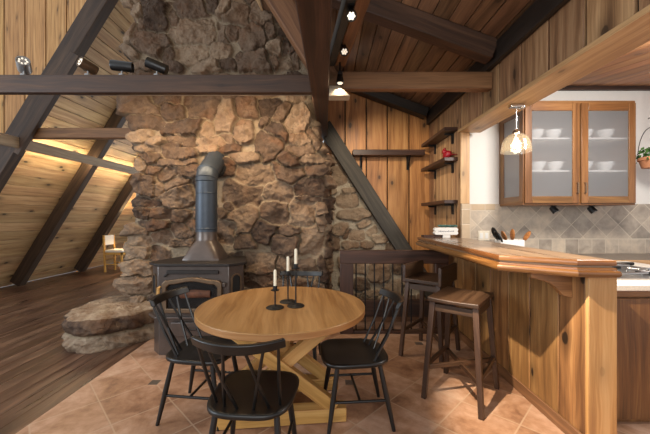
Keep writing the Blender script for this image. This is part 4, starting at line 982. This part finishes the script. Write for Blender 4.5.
for q in ((-.13, .13, -.06, -.05, 0, .20), (-.13, .13, .05, .06, 0, .20), (-.13, -.12, -.05, .05, 0, .20), (.12, .13, -.05, .05, 0, .20), (-.12, .12, -.05, .05, 0, .01)): m.bb(*q)
m.build('crock_body', M['white'], cr, .003)
def utensil(lb, x, lean, L, mat, kind, cat, dy=0.):
    t = thing('slotted_spatula' if kind == 'slot' else 'wooden_spoon', lb, cat, (x, 3.50+dy, 1.0)); d = Vector((lean, 0, 1)).normalized()
    m = MB(); m.tube([(0, 0, 0), d*L], .007, 8); m.build('handle', M[mat], t)
    R_ = d.to_track_quat('Z', 'Y').to_matrix(); c = d*(L+.035)
    m = MB()
    if kind == 'slot':
        m.tube([c+R_ @ Vector((0, .044*math.sin(a), .066*math.cos(a))) for a in np.linspace(0, 2*PI, 25)], .010, 8, False)
        for y_ in (-.024, 0., .024): m.tube([c+R_ @ Vector((0, y_, -.066*math.sqrt(1-(y_/.044)**2))), c+R_ @ Vector((0, y_, .066*math.sqrt(1-(y_/.044)**2)))], .008, 6)
    else:
        m.ball(c, (.014, .044, .065), 14, 8, R_)
    # turn the blade to the room
    o = m.build('blade', M[mat], t)
    for v in o.data.vertices:
        p = R_.inverted() @ (Vector(v.co)-c); p = Vector((p.y, -p.x, p.z)); v.co = R_ @ p + c
utensil('black slotted spatula leaning left in the white crock', 1.965, -.42, .20, 'black', 'slot', 'spatula')
utensil('second black slotted spatula, lower, leaning left in the crock', 1.99, -.55, .17, 'black', 'slot', 'spatula', -.03)
utensil('wooden spoon leaning left in the white crock', 2.05, -.42, .17, 'spoon', 'spoon', 'spoon')
utensil('wooden spoon standing upright in the white crock', 2.07, .02, .17, 'spoon', 'spoon', 'spoon', .02)
utensil('wooden spoon leaning right in the white crock', 2.09, .62, .19, 'spoon', 'spoon', 'spoon', -.02)
# ------------------------------------------------------------------ far chair and floor lamp behind the chimney
fc = thing('side_chair', 'small yellow pine chair with white back far behind the chimney', 'chair', (-5.36, 8.25, 0))
for x in (-.21, .21):
    for y in (-.19, .19):
        m = MB()
        if x < 0: m.beam((x, y, 0), (x-.04, y, .94), .04, .04, (0, 1, 0))
        else: m.beam((x, y, 0), (x, y, .50), .04, .04, (0, 1, 0))
        m.build('leg', M['far_chair'], fc, .004)
m = MB(); m.bb(-.23, .23, -.21, .21, .44, .50, 0); m.build('seat_frame', M['far_chair'], fc, .004)
m = MB(); m.bb(-.21, .24, -.21, .21, .50, .565, 0); m.build('cushion', M['linen'], fc, .02)['label'] = 'white seat cushion'
m = MB(); m.bb(-.262, -.232, -.20, .20, .68, .93, 1); m.build('back_pad', M['linen'], fc, .01)['label'] = 'white back panel'
m = MB(); m.cyl((-.21, -.19, .2), (.21, -.19, .2), .012); m.cyl((-.21, .19, .2), (.21, .19, .2), .012); m.cyl((-.21, -.19, .32), (-.21, .19, .32), .012); m.build('stretcher', M['far_chair'], fc)
fl = thing('floor_lamp', 'floor lamp with white shade mostly hidden behind the chimney', 'lamp', (-4.98, 8.55, 0))
m = MB(); m.lathe([(0, 0), (.14, 0), (.14, .02), (.02, .03), (0, .03)]); m.build('base', M['iron'], fl)
m = MB(); m.cyl((0, 0, .02), (0, 0, 1.15), .012); m.build('pole', M['iron'], fl)
m = MB(); m.lathe([(.13, 1.10), (.10, 1.32), (.097, 1.32), (.127, 1.10)]); m.build('lamp_shade', M['linen'], fl)
light('floor_lamp_light', 'POINT', (-4.98, 8.55, 1.22), (0, 0, 0), 38, (1, .66, .32), .06)
# ------------------------------------------------------------------ spot heads on the long beam
BT = 2.786
def beam_spot(px_, lb, d, L, rad_, body, dots):
    X0 = (px_-325)*3.125/318; t = thing('beam_spotlight', lb, 'spotlight', (X0, 3.125, BT), 0, 'spotlights along the long beam')
    m = MB(); m.lathe([(0, 0), (.03, 0), (.03, .012), (.01, .016)]); m.cyl((0, 0, .01), (0, 0, .05), .009); m.build('stem', M['silver_paint'], t)
    d = Vector(d).normalized(); c = Vector((0, 0, .05+rad_*.9)); m = MB(); m.lathe([(0, -L/2), (rad_*.92, -L/2), (rad_, -L/2+.01), (rad_, L/2), (rad_*.86, L/2), (rad_*.84, L/2-.012), (0, L/2-.012)], c, 24, d); hd = m.build('head', M[body], t)
    m = MB(); q = d.to_track_quat('Z', 'Y').to_matrix()
    for k in range(7):
        a = k*PI/3.5; m.ball(c+d*(L/2-.008)+q @ Vector((rad_*.55*math.cos(a), rad_*.55*math.sin(a), 0)), .009, 8, 6)
    if dots: m.build('emitter', M['lens_dim'], hd)
beam_spot(24, 'silver spotlight aimed up right, leftmost on the long beam', (.55, -.74, .38), .14, .056, 'silver_paint', True)
beam_spot(88, 'bronze spotlight facing the camera on the long beam', (-.42, -.88, .22), .15, .05, 'stove_trim', True)
beam_spot(122, 'black cylinder spotlight lying level on the long beam', (.97, .25, -.03), .19, .05, 'black', False)
beam_spot(157, 'black cylinder spotlight tilted up left on the long beam', (-.93, -.22, .34), .19, .05, 'black', False)
# hidden strip behind the long beam washing the stones below
m = MB(); m.bb(-2.5, -.15, 3.162, 3.186, 2.615, 2.635); m.build('lamp_strip', M['silver_paint'], long_beam)
light('stone_wash_light', 'AREA', (-1.3, 3.20, 2.605), (-1.3, 3.85, 1.72), 32, WARM, 2.3, .05)
# ------------------------------------------------------------------ track heads
def track_spot(px_, py_, Y, lb, target, power, ang, lens='lens', lit=True):
    X0 = (px_-325)*Y/318; Z0 = 1.4-(py_-217)*Y/318
    t = thing('track_spotlight', lb, 'spotlight', (X0, Y, Z0), 0, 'spotlights on the track beside the heavy beam')
    d = (Vector(target)-Vector((X0, Y, Z0))).normalized()
    m = MB(); m.cyl((0, 0, .02), (0, 0, max(.06, 2.865-Z0)), .008); m.bb(-.022, .022, -.03, .03, .035, .06); m.build('mount', M['black'], t)
    m = MB(); m.lathe([(0, -.07), (.022, -.065), (.026, -.02), (.036, .03), (.038, .045), (.033, .045), (.03, .036), (0, .036)], (0, 0, 0), 20, d); hd = m.build('head', M['black'], t)
    m = MB(); q = d.to_track_quat('Z', 'Y').to_matrix()
    for k in range(7):
        a = k*PI/3; rr = .0 if k == 6 else .019; m.ball(d*.040+q @ Vector((rr*math.cos(a), rr*math.sin(a), 0)), .0085, 8, 6)
    m.build('lens', M[lens], hd)
    if lit: light('track_light', 'SPOT', Vector((X0, Y, Z0))+d*.06, target, power, WARM2, .02, None, ang, .5)
    return t
track_spot(351, 13, 2.20, 'brightest track spotlight, at the top beside the heavy beam', (.2, 1.2, 1.2), 8, 70)
track_spot(344, 49, 2.70, 'middle track spotlight beside the heavy beam', (.25, 1.6, 1.1), 8, 70, 'lens_dim')
track_spot(340, 79, 3.0, 'lowest track spotlight just above the pale block', (.14, 2.97, 2.4), 3, 100, 'lens_dim')
track_spot(352, -30, 1.55, 'track spotlight nearest the camera', (1.6, 1.95, .55), 500, 48)
# accents on the back boards, recess and chimney from heads further along the track
light('back_wall_spot', 'SPOT', (.30, 3.25, 2.9), (.95, 4.95, 1.7), 90, WARM2, .03, None, 80, .7)
